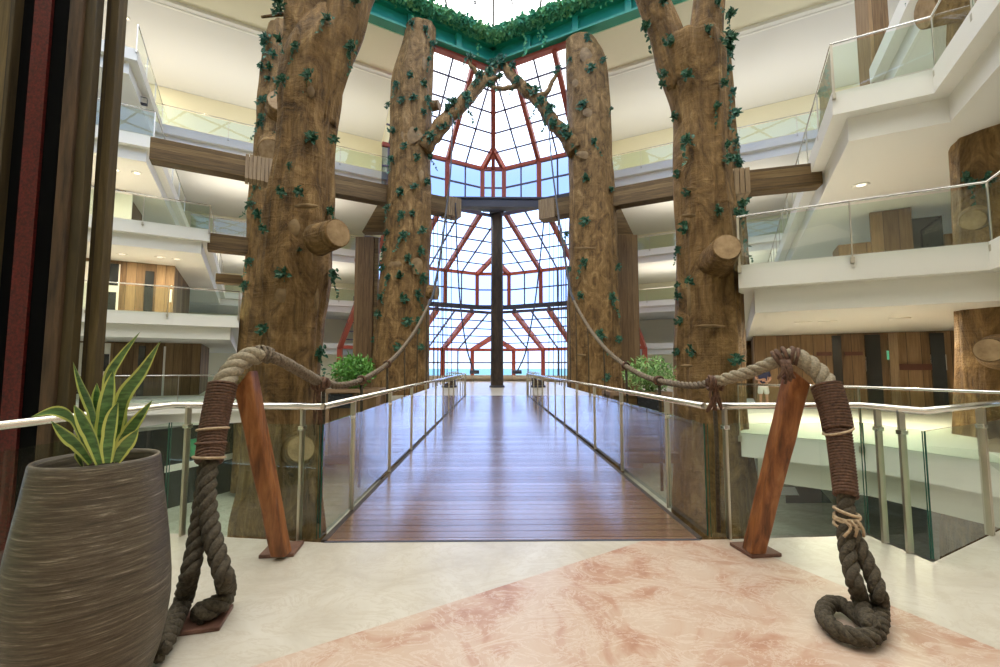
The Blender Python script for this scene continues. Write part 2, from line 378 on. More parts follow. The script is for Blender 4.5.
# ------------------------------------------------------------------ galleries
def inset(P, d):
    P = [Vector((p[0], p[1])) for p in P]; n = len(P)
    ar = sum(P[i].x*P[(i+1) % n].y-P[(i+1) % n].x*P[i].y for i in range(n)); sg = 1 if ar > 0 else -1; out = []
    for i in range(n):
        a, b, c = P[i-1], P[i], P[(i+1) % n]; e1, e2 = (b-a).normalized(), (c-b).normalized()
        n1, n2 = Vector((-e1.y, e1.x))*sg, Vector((-e2.y, e2.x))*sg; q = n1+n2
        out.append(b+q*(d/max(.3, 1+n1.dot(n2))))
    return out
def slab(P, h):
    m = MB(); m.prism([(p[0], p[1]) for p in P], h-.50, h); q = inset(P, .30)
    m.prism(q, h-1.02, h-.501); return m
def back(s, a, zb, zb2):
    t = (zb2-zb)/1.1434; return pl(s, a+.4848*t, zb2)
def a_end(zb): return 6.3+(zb-31)*.30
FRONT = {L5: 34.1, L4: 42.0, L3: 46.7, L2: 49.0}
NOSE = {(-1, L1): (10.6, 25.6), (-1, L2): (11.0, 25.4), (-1, L3): (12.2, 25.7), (-1, L4): (14.0, 25.7), (-1, L5): (15.1, 26.5),
        (1, L2): (5.32, 12.38), (1, L3): (7.3, 13.1), (1, L4): (10.2, 15.7), (1, L5): (13, 17.5)}
RIN = {}
for (s, h), (a, zb) in NOSE.items():
    zf = FRONT.get(h, 30); n, b = pl(s, a, zb), back(s, a, zb, zf)
    if s < 0: P = [n, b, pl(s, 38, zf), pl(s, 38, zb)]
    else:
        inn = pl(s, 8.72 if h < L4 else 16, zb); RIN[h] = inn; k = inn+Vector((-.4848, -.8746, 0))*(3.2 if h < L4 else 6)
        P = [n, b, pl(s, 38, zf), Vector((38, k.y-8, 0)), Vector((k.x+4, k.y-6, 0)), k, inn]
    struct('floor', slab(P, h), 'white')
    if h in FRONT:      # walkway along the back wall
        z2 = {L5: 48.9, L4: 53.6, L3: 55.1, L2: 56}[h]; struct('floor', slab([b, pl(s, a_end(zf), zf), pl(s, a_end(z2), z2), pl(s, 38, z2), pl(s, 38, zf+.01)], h), 'white')
R1 = [Vector((5.3, 9.55, 0)), Vector((6.84, 8.25, 0)), Vector((7.45, 6.4, 0)), Vector((8.6, 4.95, 0))]
b1 = back(1, 5.3, 12.5, 30)
struct('floor', slab([R1[0], b1, pl(1, 38, 30), Vector((38, 0, 0)), Vector((9.6, 0, 0)), Vector((9.6, 4.9, 0)), *R1[:0:-1]], L1), 'white')
# ------------------------------------------------------------------ walls and ceiling
def wall(name, a, b, z0, z1, mat, t=.25):
    d = Vector((b[0]-a[0], b[1]-a[1], 0)); n = Vector((-d.y, d.x, 0)).normalized()*t
    return struct(name, MB().prism([(a[0], a[1]), (b[0], b[1]), (b[0]+n.x, b[1]+n.y), (a[0]+n.x, a[1]+n.y)], z0, z1), mat)
for s, nm in ((-1, 'wall_left'), (1, 'wall_right')):
    for h0, h1, zb in ((L5, TOP+.1, 41.0), (L4, L5-.502, 48.5), (L3, L4-.502, 53.2), (L2, L3-.502, 54.7), (L1, L2-.502, 51.0)):
        wall(nm, pl(s, 40, zb), pl(s, a_end(zb), zb), h0 if h0 > 0 else -4.2, h1, 'yellow' if h0 > 14 else 'cream', .25*-s)
        wall(nm, pl(s, a_end(zb), zb), pl(s, a_end(FRONT.get(h0, 46)-2.8), FRONT.get(h0, 46)-2.8), h0-1.0, h1, 'cream', .2*-s)
for nm, a, b, t in (('wall_back', (-32, -15.2), (32, -15.2), -.3), ('wall_left', (-32, -15), (-32, 16), .3), ('wall_right', (32, -15), (32, 16), -.3)):
    wall(nm, a, b, -4.2, TOP, 'cream', t)
m = MB()
for s in (-1, 1):
    q = [pl(s, 0, 26.6), pl(s, 16, 26.6), pl(s, 40, 26.6), pl(s, 40, 30.7), pl(s, 0, 30.7)]
    e0 = a_end(26.6)
    m.prism([(p.x, p.y) for p in (pl(s, e0, 26.6), pl(s, 40, 26.6), pl(s, 40, 30.7), pl(s, e0+.9, 30.7))], TOP, TOP+.3, 0)
    m.prism([(p.x, p.y) for p in (pl(s, e0+.9, 30.7), pl(s, 40, 30.7), pl(s, 40, 41.3), pl(s, a_end(41.3), 41.3))], TOP+.12, TOP+.4, 1)
    p0 = pl(s, 16, 26.6); m.prism([(p0.x, p0.y), (s*16, -15), (s*40, -15), (s*40, pl(s, 40, 26.6).y)], TOP, TOP+.3, 0)
m.prism([(-16, -15), (16, -15), (16, -6), (-16, -6)], TOP, TOP+.3, 0)
struct('ceiling', m, ['cream', 'grey_ceiling'])
for s, nm in ((-1, 'trim_1'), (1, 'trim_2')):
    a, b = pl(s, 40, 30.7), pl(s, a_end(30.7), 30.7)
    o = MB().bar(v3(a, TOP-.03), v3(b, TOP-.03), .35, .28).bar(v3(a, TOP-.13)+Vector((0, .25, 0)), v3(b, TOP-.13)+Vector((0, .25, 0)), .16, .14); struct(nm, o, 'white')
# ------------------------------------------------------------------ the stepped glass back of the atrium
WN = [0]
def glazing(s, zb0, h0, zb1, h1, hv, c, e0, e1, vmat, rb, apex, spac):
    """one tier on one side: a glass slope running outwards from (zb0, h0) to the eave (zb1, h1), then an upright band down to hv"""
    WN[0] += 1
    root = bpy.data.objects.new('window_%d' % WN[0], None); col.objects.link(root); root['kind'] = 'structure'; root.location = pl(s, 0, zb1)
    def P(a, t, up=0):
        zb = zb0+(zb1-zb0)*t; return v3(pl(s, a, zb), h0+(h1-h0)*t+up)
    T = (zb1-zb0)/1.1434; da = .4848*T                        # a rafter drifts sideways by da on its way down
    fr, mu, pa = MB(), MB(), MB()
    pa.poly([P(0, 0), P(e0, 0), P(e1, 1), P(c, 1), P(0, apex)]); pa.build('pane', 'roof_glass', root)
    zv = [v3(pl(s, a, zb1), 0) for a in (c, e1)]
    pv = MB().poly([v3(zv[0], hv), v3(zv[1], hv), v3(zv[1], h1), v3(zv[0], h1)]); pv.build('pane', vmat, root)
    k = 0; a = c+spac if c > .5 else spac
    posts = [c]
    while a < e1+.01: posts.append(a); a += spac
    for a in posts[1:]:
        t0 = max(0, 1-a/da); fr.bar(P(max(0, a-da), t0), P(a, 1), rb, rb*1.3)
    fr.bar(P(0, apex), P(c, 1), rb, rb*1.3)
    for a in posts:
        p = pl(s, a, zb1); fr.bar(v3(p, hv), v3(p, h1), rb*1.15, rb*1.15)
    for a in [q+spac/2 for q in posts]:
        if a > e1: continue
        t0 = max(0, 1-a/da); mu.bar(P(max(0, a-da), t0), P(a, 1), rb*.35, rb*.4)
        p = pl(s, a, zb1); mu.bar(v3(p, hv), v3(p, h1), rb*.4, rb*.4)
    for i in range(1, 5):
        t = i/5; mu.bar(P(0 if t < apex else c*(t-apex)/(1-apex), t), P(e0+(e1-e0)*t, t), rb*.38, rb*.3)
    z = (h1+hv)/2; mu.bar(v3(zv[0], z), v3(zv[1], z), rb*.35, rb*.4)
    fr.bar(v3(zv[0], h1), v3(zv[1], h1), rb*1.0, rb*.9); (fr if h0 > 15 else mu).bar(P(0, 0), P(e0, 0), rb*(1.6 if h0 > 15 else .7), rb*(1.6 if h0 > 15 else .7))
    fr.build('frame', 'red', root); mu.build('mullion', 'mullion', root)
    sl = MB().bar(v3(zv[0], hv-.12), v3(zv[1], hv-.12), rb*1.8, .34); sl.build('sill', 'dark_steel' if hv > 1 else 'terrace', root)
def hip(zb0, h0, zb1, h1, hv, c, vmat, rb, apex):
    """the chamfered corner piece between the two sides, with the ridge rafter"""
    WN[0] += 1
    root = bpy.data.objects.new('window_%d' % WN[0], None); col.objects.link(root); root['kind'] = 'structure'; root.location = pl(1, 0, zb1)
    ap = Vector((0, zb0+(zb1-zb0)*apex, h0+(h1-h0)*apex)); l, r = v3(pl(-1, c, zb1), h1), v3(pl(1, c, zb1), h1)
    MB().poly([ap, l, r]).build('pane', 'roof_glass', root)
    MB().poly([v3(l, hv), v3(r, hv), r, l]).build('pane', vmat, root)
    fr = MB().bar(Vector((0, zb0, h0)), ap, rb*1.2, rb*1.5); fr.bar(l, r, rb, rb*.9)
    mid = (l+r)/2
    if hv > 8: fr.bar(ap, mid, rb, rb); fr.bar(v3(mid, hv), mid, rb, rb)
    else: fr.bar(v3(mid, hv), mid, rb*.4, rb*.4)
    fr.build('frame', 'red', root)
    MB().bar(v3(l, (h1+hv)/2), v3(r, (h1+hv)/2), rb*.35, rb*.4).build('mullion', 'mullion', root)
    MB().bar(v3(l, hv-.12), v3(r, hv-.12), rb*1.8, .34).build('sill', 'dark_steel' if hv > 1 else 'terrace', root)
TIERS = [(26.4, 19.97, 31.0, 15.42, 12.66, .76, a_end(26.4), 7.0, 'blue_glass', .26, .76, 2.35),
         (31.0, 12.15, 38.1, 9.3, 6.55, 1.35, 7.0, 10.2, 'blue_glass_pale', .27, .66, 2.55),
         (38.1, 6.05, 45.3, 3.1, .55, 2.05, 10.2, 13.2, 'blue_glass_pale', .32, .60, 2.75)]
for (zb0, h0, zb1, h1, hv, c, e0, e1, vm, rb, ap, sp) in TIERS:
    for s in (-1, 1): glazing(s, zb0, h0, zb1, h1, hv, c, e0, e1, vm, rb, ap, sp)
    hip(zb0, h0, zb1, h1, hv, c, vm, rb, ap)
for s in (-1, 1):
    wall('wall_back', pl(s, 14.5, 45.3), pl(s, 2.05, 45.3), -.4, .5, 'terrace', .25*-s)
p, q = pl(-1, 2.05, 45.3), pl(1, 2.05, 45.3); wall('wall_back', p, q, -.4, .5, 'terrace')
struct('terrace_ground', MB().prism([(-60, 47.5), (60, 47.5), (60, 90), (-60, 90)], -1.4, -1.0), 'terrace')
struct('sea', MB().prism([(-1600, 95), (1600, 95), (1600, 2500), (-1600, 2500)], -9, -8), 'sea')
# ------------------------------------------------------------------ skylight and its green frame
WN[0] += 1
root = bpy.data.objects.new('window_%d' % WN[0], None); col.objects.link(root); root['kind'] = 'structure'; root.location = (0, 26.4, TOP)
pa = MB().poly([(0, 24.85, TOP+1.35), (-14.4, 16.9, TOP+1.35), (-14.4, -6, TOP+1.35), (14.4, -6, TOP+1.35), (14.4, 16.9, TOP+1.35)]); pa.build('pane', 'roof_glass', root)
mu = MB()
for i in range(-5, 6):
    x = i*2.6; yend = 24.85-K*abs(x); mu.bar((x, -6, TOP+1.35), (x, yend, TOP+1.35), .09, .12)
for i in range(11):
    y = -5+i*2.7; xe = min(14.4, (24.85-y)/K); mu.bar((-xe, y, TOP+1.35), (xe, y, TOP+1.35), .09, .12)
for i in range(10):
    x0, x1 = rnd.uniform(-7, 7), rnd.uniform(-7, 7); mu.bar((x0, 23.6-K*abs(x0), TOP+1.30), (x1, rnd.uniform(10, 16), TOP+1.30), .05, .05)
mu.build('mullion', 'mullion', root)
for s, nm in ((-1, 'green roof beam over the left side of the glass corner'), (1, 'green roof beam over the right side of the glass corner')):
    c0, c1 = pl(s, 0, 26.2), pl(s, 16.0, 26.2); n = Vector((-s*.4848, -.8746, 0))
    n = Vector((s*-.4848, -.8746, 0))
    g = thing('roof_beam', 'painted '+nm, 'roof beam', v3(c0, TOP))
    MB().bar(v3(c0, TOP+.45), v3(c1, TOP+.45), .30, .95).build('web', 'green', g)
    f = MB().bar(v3(c0, TOP-.02)+n*.12, v3(c1, TOP-.02)+n*.12, .62, .12); f.bar(v3(c0, TOP+.93)+n*.1, v3(c1, TOP+.93)+n*.1, .75, .12); f.build('flange', 'green', g)
    u = (c1-c0).normalized()
    for i in range(1, 6):
        p = c0+u*(i*2.9-.4); MB().box(v3(p, TOP+.45)+n*.22, (.34, .35, 1.0), math.atan2(u.y, u.x)).build('stiffener', 'green', g)
    cu = MB(); k0, k1 = v3(c0+n*.3, TOP+.98), v3(c1+n*.3, TOP+.98); cu.poly([k0, k1, v3(pl(s, 15, 24.8), TOP+1.3), Vector((0, 24.8, TOP+1.3))]); cu.build('curb', 'green', g)
# ------------------------------------------------------------------ glass railings
def sheet(mb, a, b, t, h):
    mb.bar(a, b, t, h); mb.mi[-4] = mb.mi[-2] = 1       # the two cut ends of the sheet look dark green
    return mb
def railing(label, pts, group=None, hr=1.06, gtop=.98, step=1.25, gmat='pane', post='steel_dull', rail_r=.024, pw=.045, name='glass_railing', bracket=True, gbot=.0, posts=None, first=None):
    """handrail on posts with a glass pane in each bay; pts are floor points along the edge; posts: fractions of each leg that carry a post"""
    g = thing(name, label, 'railing', pts[0], group); up = Vector((0, 0, 1))
    rl = MB(); rl.tube([p+up*hr for p in pts], rail_r, 10); rl.build('handrail', 'steel', g)
    for i, (a, b) in enumerate(zip(pts, pts[1:])):
        L = (b-a).length; d = (b-a)/L; n = max(1, round(L/step))
        if first: n = max(1, round((L-first)/step)); cuts = [0, first/L]+[(first+(L-first)*k/n)/L for k in range(1, n+1)]; ps = cuts[1:]
        elif posts is not None and posts[i] is not None: ps = posts[i]; cuts = [0]+[.5*(p+q) for p, q in zip(ps, ps[1:]) if 0][:0]+[1]
        else: cuts = [k/n for k in range(n+1)]; ps = cuts[:-1]+([1] if i == len(pts)-2 else [])
        for t0, t1 in zip(cuts, cuts[1:]):
            p, q = a+d*(L*t0+.012), a+d*(L*t1-.012)
            sheet(MB(), p+up*(gtop+gbot)/2, q+up*(gtop+gbot)/2, .012, gtop-gbot).build('glass_pane', [gmat, 'glass_edge'], g)
        for t in ps:
            p = a+d*(L*t)
            po = MB().bar(p+up*(-.12 if bracket else 0), p+up*(hr-.015), pw, pw*.45, d).build('post', post, g, bevel=.003)
            if bracket: MB().box(p+up*-.12, (.07, .07, .12), math.atan2(d.y, d.x)).build('bracket', 'steel_dull', po, bevel=.008)
            elif gtop < hr-.05: MB().box(p+up*(gtop-.03), (.05, .06, .035), math.atan2(d.y, d.x)).build('clamp', 'steel', po, bevel=.006)
    return g
def up_to(p, h): return Vector((p[0], p[1], h))
OUT = .05
for (s, h), (a, zb) in NOSE.items():
    if (s, h) in ((1, L5), (1, L4)): continue
    n, b = pl(s, a, zb), back(s, a, zb, FRONT.get(h, 30)); side = 'left' if s < 0 else 'right'
    lv = {L1: 'bridge level', L2: 'first level above the bridge', L3: 'second level above the bridge', L4: 'third level above the bridge', L5: 'top level'}[h]
    ctr = (Vector((-.4848*s, .8746, 0)) if s < 0 else Vector((.4848, .8746, 0)))
    off = Vector((0, -.06, 0))
    if s < 0:
        e = pl(s, 24, zb)
        if h == L5: pts = [up_to(n, h), up_to(b, h)]
        else: pts = [up_to(e, h), up_to(n, h), up_to(n+(b-n)*.75, h)]
        lab = 'glass railing of the left gallery on the '+lv
    else:
        inn = RIN[h]; k = inn+Vector((-.4848, -.8746, 0))*3.2; pts = [up_to(k, h), up_to(inn, h), up_to(n, h), up_to(n+(b-n)*.8, h)]
        lab = 'greenish glass railing of the near right gallery on the '+lv
    railing(lab, [p+off for p in pts], 'gallery railings', step=2.4 if s < 0 else 2.0, gmat='pane_green' if s > 0 else 'pane')
    if h in FRONT and s < 0 or h == L5:
        pass
for s in (-1, 1):
    for h, lv in ((L5, 'top level'), (L4, 'third level above the bridge'), (L3, 'second level above the bridge')):
        n = NOSE[(s, h)]; b = back(s, n[0], n[1], FRONT[h]); e = pl(s, a_end(FRONT[h])+.1, FRONT[h])
        railing('thin glass railing of the far %s walkway on the %s' % ('left' if s < 0 else 'right', lv),
                [up_to(b, h)+Vector((0, -.06, 0)), up_to(e, h)+Vector((0, -.06, 0))], 'far walkway railings', step=3.0)
railing('glass railing of the right gallery level with the bridge, behind the landing', [p+Vector((-.04, -.04, 0)) for p in (up_to(R1[0]+(b1-R1[0])*.5, 0), R1[0], R1[1], R1[2], R1[3])], 'gallery railings', hr=1.03, step=2.2, gmat='pane_green')
# the landing's and the bridge's own railing
def low_rail(label, pts, step, **k):
    return railing(label, pts, 'railings of the landing and bridge', hr=1.075, gtop=.93, step=step, bracket=False, rail_r=.027, pw=.05, gbot=.02, **k)
GL = Vector((CNL.x+.02, CNL.y-.03, 0))
low_rail('steel and glass railing of the landing behind the potted snake plant', [Vector((CNL.x+.05, -3, 0)), GL, Vector((XL-.055, YB+.02, 0))], 1.42, gmat='pane', posts=[[.3, .55, .8], [.12, .88]])
low_rail('steel and glass railing along the left side of the bridge', [Vector((XL-.05, YB+.03, 0)), Vector((XL-.03, YE, 0))], 1.55, gmat='bridge_pane', first=.8)
low_rail('steel and glass railing along the right side of the bridge', [Vector((XR+.08, YB+.03, 0)), Vector((XR+.04, YE, 0))], 1.55, gmat='bridge_pane', first=.8)
low_rail('greenish glass railing with a pointed corner on the right of the landing', [Vector((XR+.085, YB+.02, 0)), RC[1], RC[2], RC[3], RC[4]], 1.45, gmat='pane_green', posts=[[.12], [.30, .68], [.97], None])
for s, sd in ((-1, 'left'), (1, 'right')):
    x0 = (XL if s < 0 else XR); low_rail('short glass railing flaring out at the far %s end of the bridge' % sd, [Vector((x0, YE+.1, 0)), Vector((s*2.6, 25.2, 0)), Vector((s*2.6, 32.5, 0))], 1.6)
# ------------------------------------------------------------------ ivy sprigs and tree-shaped columns
def leaf(mb, p, d, n, L, W, fold=.15, mi=0, uvs=False):
    """one small leaf from p along d, face normal about n"""
    d = d.normalized(); x = d.cross(n)
    if x.length < 1e-4: x = d.orthogonal()
    x.normalize(); n = x.cross(d).normalized()
    b = [p, p+d*L*.3+x*W*.5+n*L*fold, p+d*L*.7+x*W*.38+n*L*fold*.6, p+d*L-n*L*.1, p+d*L*.7-x*W*.38+n*L*fold*.6, p+d*L*.3-x*W*.5+n*L*fold, p+d*L*.5]
    mb.add(b, [[0, 1, 6], [1, 2, 6], [2, 3, 6], [3, 4, 6], [4, 5, 6], [5, 0, 6]], False, mi)
def rdir(up=0.0):
    v = Vector((rnd.gauss(0, 1), rnd.gauss(0, 1), rnd.gauss(0, 1)+up)); return v.normalized()
def ivy_mesh(nl, size, trail):
    mb = MB()
    for i in range(nl):
        d = rdir(.1); d.y = -abs(d.y)*.8; c = rdir()*size*rnd.uniform(.05, .45); c.y = -abs(c.y)*.6
        leaf(mb, c, d, Vector((rnd.uniform(-.6, .6), -1, rnd.uniform(-.2, .9))), size*rnd.uniform(.35, .6), size*rnd.uniform(.22, .34), mi=0)
    for k in range(trail):
        q = Vector((rnd.uniform(-.2, .2)*size, -.05*size, 0)); pts = [q.copy()]
        for j in range(4):
            q = q+Vector((rnd.uniform(-.2, .2), -.02, -.45))*size; pts.append(q.copy())
            for u in range(2): leaf(mb, q, rdir(-.3), Vector((0, -1, .3)), size*.36, size*.24)
        mb.tube(pts, size*.015, 4)
    return mb.mesh('ivy_sprig', ['leaf'])
IVY = [ivy_mesh(26, 1.0, 1), ivy_mesh(26, 1.0, 0), ivy_mesh(30, 1.0, 0), ivy_mesh(18, 1.0, 1)]
def sprig(parent, p, size, rz=0):
    o = bpy.data.objects.new('ivy_sprig', rnd.choice(IVY)); col.objects.link(o); o.parent = parent
    o.location = Vector(p)-world_loc(parent); o.rotation_euler = (rnd.uniform(-.3, .3), rnd.uniform(-.5, .5), rz+rnd.uniform(-.5, .5)); o.scale = (size,)*3
def limb(mb, rows, Y, n=44, flute=.06, seed=0, sub=.22, zc=None):
    """a fluted trunk through rows (pixel height, left edge, right edge), standing at depth Y"""
    c = []
    for y, xl, xr in rows:
        p, q = at(xl, y, Y), at(xr, y, Y); c.append(((p+q)/2, (q-p).length/2))
    P = spline([Vector((k[0].x, k[0].y, k[0].z)) for k in c], 6); RR = [v.x for v in spline([Vector((k[1], 0, 0)) for k in c], 6)]
    vs = []
    for p, r in zip(P, RR):
        for j in range(n):
            a = 2*math.pi*j/n; u = Vector((math.cos(a), math.sin(a), 0))
            f = noise.noise(Vector((u.x*2.2, u.y*2.2, p.z*.10+seed)))*flute*1.6+noise.noise(Vector((u.x*5.5, u.y*5.5, p.z*.22+seed*2)))*flute*.8+noise.noise(Vector((u.x*1.6+seed, u.y*1.6, p.z*.8)))*flute*.8
            lob = math.cos(7*a+3.0*noise.noise(Vector((seed, p.z*.07, 0)))+2.2*noise.noise(Vector((u.x*1.3, u.y*1.3, seed+p.z*.05))))
            f += flute*.55*(1-abs(lob)**.7*1.6)*(.7+.6*noise.noise(Vector((seed*3, 0, p.z*.25))))
            vs.append(p+u*r*(1+f))
    k = len(P)
    mb.add(vs, [[i*n+j, (i+1)*n+j, (i+1)*n+(j+1) % n, i*n+(j+1) % n] for i in range(k-1) for j in range(n)], True)
    b = len(mb.v)-k*n; mb.f.append([b+j for j in range(n)]); mb.sm.append(False); mb.mi.append(0)
    mb.f.append([b+(k-1)*n+j for j in range(n)][::-1]); mb.sm.append(False); mb.mi.append(0)
    return P, RR
def stub(root, base, tip, r0, r1, name='cut_branch'):
    mb = MB(); base, tip = Vector(base), Vector(tip); pts = spline([base, base.lerp(tip, .35), base.lerp(tip, .7), tip], 3); k = len(pts)
    mb.tube(pts, [r0+(r1-r0)*min(1, (i/(k-1))**.6) for i in range(k)], 22); o = mb.build(name, 'bark', root)
    d = (tip-base).normalized(); MB().tube([tip-d*.005, tip+d*.012], r1*.93, 22).build('cut_face', 'cut_wood', o); return o
def patch(root, px, py, Y, wpx, hpx, r):
    p = at(px, py, Y-r); w_, h_ = wpx/F*(Y-r), hpx/F*(Y-r); n = 9; b = [p+Vector((0, -.05, 0))]; ringp = []
    for j in range(n):
        a = 2*math.pi*j/n; q = rnd.uniform(.8, 1.15); ringp.append(p+Vector((math.cos(a)*w_*.5*q, .06, math.sin(a)*h_*.5*q)))
    mb = MB(); mb.add(b+ringp, [[0, 1+(j+1) % n, 1+j] for j in range(n)], True); mb.build('bark_patch', 'bark_patch', root)
def tree(label, rows_list, Y, seed, sprigs, sz, flute=.06):
    base = at((rows_list[0][-1][1]+rows_list[0][-1][2])/2, rows_list[0][-1][0], Y)
    g = thing('tree_column', label, 'tree column', Vector((base.x, Y, -4.2)), 'tree columns')
    mb = MB()
    for i, rows in enumerate(rows_list): limb(mb, rows, Y, 72, flute*1.4, seed+i*3.1)
    t = mb.build('trunk', 'bark', g)
    dg_v = [Vector(v) for v in mb.v]
    for (px, py, s_) in sprigs:
        d = ray(px, py); best = None; o = Vector((0, 0, CZ)); dn = d.normalized()
        for v in dg_v[::3]:                       # the nearest surface point along this line of sight
            q = v-o; tt = q.dot(dn); dist = (q-dn*tt).length
            if dist < .28*sz*2 and (best is None or tt < best[0]): best = (tt, v)
        yy = best[1].y if best else Y-.3
        sprig(g, at(px, py, yy-.02), sz*s_, 0)
    return g
def bottom(rows, Y, spread=1.12):
    y, xl, xr = rows[-1]; c, h = (xl+xr)/2, (xr-xl)/2
    p = at(c, y, Y); out = []
    for z, k in ((p.z*.5-2.1, 1+(spread-1)*.4), (-4.2, spread)):
        py = HZ+F*(CZ-z)/Y
        if py > y+3: out.append((py, c-h*k, c+h*k))
    return rows+out
NL = bottom([(12, 314, 338), (45, 295, 350), (75, 285, 340), (100, 283, 337), (127, 282, 333), (160, 279, 331), (200, 271, 331), (262, 265, 331), (300, 261, 327), (330, 256, 323), (400, 250, 319), (470, 246, 319), (520, 238, 321)], 10.5)
NLa = [(-95, 284, 332), (-40, 285, 329), (0, 287, 327), (45, 286, 325), (80, 284, 322), (105, 284, 320)]
NLb = [(-95, 362, 402), (-40, 345, 388), (0, 331, 371), (30, 326, 364), (60, 313, 352), (95, 300, 340), (125, 296, 334)]
t = tree('thick fluted brown tree column with a forked top left of the bridge', [NL, NLa, NLb], 10.5, 1.3,
     [(310, 76, 1.1), (312, 140, 1.2), (296, 47, .8), (281, 41, 1), (283, 80, .9), (353, 48, 1.2), (328, 20, 1), (358, 3, 1.1), (282, 193, .9), (300, 193, .9), (285, 275, 1.3), (331, 212, 1), (334, 275, 1), (322, 352, 1.1),
      (280, 12, 1.4), (278, 3, 1.3), (333, 140, .8), (264, 230, .8), (262, 330, .9), (318, 380, .8), (290, 165, .5), (300, 250, .5)], .27)
p = at(318, 240, 9.75); stub(t, p, at(338, 233, 9.3), .36, .30)
p = at(298, 450, 9.9); stub(t, p, at(301, 449, 9.3), .34, .27)
for a in ((291, 226, 10.5, 16, 22, .80), (279, 295, 10.5, 14, 22, .84), (309, 90, 10.5, 10, 14, .66), (305, 205, 10.5, 26, 5, .80), (316, 300, 10.5, 5, 24, .72)): patch(t, *a)
stub(t, at(286, 14, 10.3), at(262, 17, 10.0), .05, .03, 'small_branch')
NRt = bottom([(48, 657, 720), (64, 661, 722), (110, 676, 723), (160, 677, 727), (200, 678, 730), (245, 680, 737), (300, 680, 738), (330, 679, 740), (400, 678, 743), (470, 678, 748), (520, 676, 752)], 10.5)
NRa = [(-95, 610, 638), (-40, 625, 652), (0, 638, 666), (31, 650, 680), (64, 660, 692), (90, 669, 698)]
NRb = [(-95, 704, 734), (-40, 699, 729), (0, 694, 723), (40, 690, 721), (80, 684, 722)]
t = tree('thick fluted brown tree column with a forked top right of the bridge', [NRt, NRa, NRb], 10.5, 5.7,
     [(667, 42, 1.1), (706, 31, 1.0), (688, 77, 1.2), (645, 28, 1.2), (663, 3, 1), (716, 4, 1.1), (729, 15, 1.2), (727, 40, 1.3), (728, 50, 1.1), (661, 75, .9), (663, 85, .8), (715, 107, 1), (674, 118, .9), (687, 142, 1.3),
      (676, 175, .8), (685, 193, .8), (717, 212, 1), (683, 228, 1.1), (677, 250, .7), (690, 283, .9), (676, 285, .7), (678, 297, .8), (678, 321, .8), (690, 352, 1.2), (735, 360, 1), (723, 270, .9), (712, 248, .8), (675, 352, .7), (728, 160, .9), (726, 145, .9), (724, 85, .9), (741, 205, 1.1), (738, 215, 1)], .27)
stub(t, at(716, 262, 9.95), at(727, 247, 9.15), .42, .29)
for a in ((690, 215, 10.5, 18, 4, .70), (693, 188, 10.5, 14, 4, .68), (712, 326, 10.5, 34, 4, .82), (688, 366, 10.5, 14, 4, .75), (690, 300, 10.5, 4, 40, .78)): patch(t, *a)
SL = bottom([(31, 271, 303), (60, 266, 303), (100, 262, 302), (153, 258, 300), (200, 251, 299), (262, 248, 297), (330, 243, 292), (400, 240, 290)], 20.9)
t = tree('brown tree column standing just behind the thick forked one on the left', [SL], 20.9, 9.1,
     [(266, 40, 1.2), (265, 44, 1), (271, 67, 1), (262, 68, .8), (274, 55, .9), (280, 82, 1.2), (268, 80, .7), (261, 102, 1), (262, 118, .8), (259, 125, .9), (271, 103, 1.3), (263, 150, .8), (276, 138, 1.1), (259, 215, 1.2), (251, 205, .8), (259, 183, .9), (261, 165, .9), (250, 262, .8), (262, 310, .9), (246, 285, .8), (260, 322, 1), (256, 250, .8)], .48)
stub(t, at(276, 150, 20.2), at(271, 152, 19.4), .8, .55); stub(t, at(281, 110, 20.1), at(279, 100, 19.4), .7, .5)
SR = bottom([(45, 697, 727), (64, 697, 729), (153, 698, 736), (200, 700, 741), (262, 700, 744), (330, 702, 747), (400, 704, 754)], 20.9)
t = tree('brown tree column standing just behind the thick forked one on the right', [SR], 20.9, 12.4,
     [(728, 54, 1.2), (728, 70, 1), (732, 92, .9), (734, 115, 1.1), (728, 125, 1), (735, 143, .9), (737, 160, 1), (738, 165, 1), (741, 182, 1), (742, 200, 1.3), (741, 215, 1.2), (744, 245, .9), (725, 104, .9)], .48)
FL = bottom([(29, 406, 436), (37, 405, 436), (45, 403, 434), (60, 399, 434), (84, 393, 433), (120, 391, 432), (160, 390, 431), (211, 387, 431), (262, 383, 429), (313, 378, 428), (381, 372, 428)], 23.5, 1.04)
t = tree('tall brown tree column under the green beam at the left of the glass wall', [FL], 23.5, 15.2,
     [(411, 24, 1), (425, 30, 1), (433, 45, 1), (429, 60, .8), (411, 76, .9), (396, 85, .9), (425, 85, 1.1), (401, 101, .9), (412, 98, 1), (388, 106, .8), (424, 113, .9), (428, 100, 1), (391, 131, 1), (416, 131, .8), (429, 133, 1.1), (404, 147, .9), (417, 158, 1), (430, 158, .9), (391, 160, 1),
      (401, 193, 1.1), (414, 187, .9), (428, 183, 1), (401, 215, 1), (413, 214, .8), (388, 208, .9), (404, 236, 1.2), (421, 231, 1.1), (386, 233, .9), (421, 252, 1.1), (408, 259, 1.2), (383, 250, .9), (401, 275, 1.2), (423, 280, 1.3), (388, 278, 1), (382, 268, .9), (405, 299, 1.2), (418, 294, 1), (380, 298, 1), (407, 322, 1.1), (419, 320, .8), (379, 315, 1), (398, 347, 1), (375, 340, .9), (401, 376, .9), (420, 347, .8)], .44, .04)
for a in ((424, 63, 23.5, 5, 16, 1.2), (411, 135, 23.5, 24, 20, 1.2), (404, 175, 23.5, 6, 11, 1.2), (421, 175, 23.5, 6, 12, 1.2), (417, 265, 23.5, 14, 18, 1.25), (395, 264, 23.5, 14, 8, 1.25)): patch(t, *a)
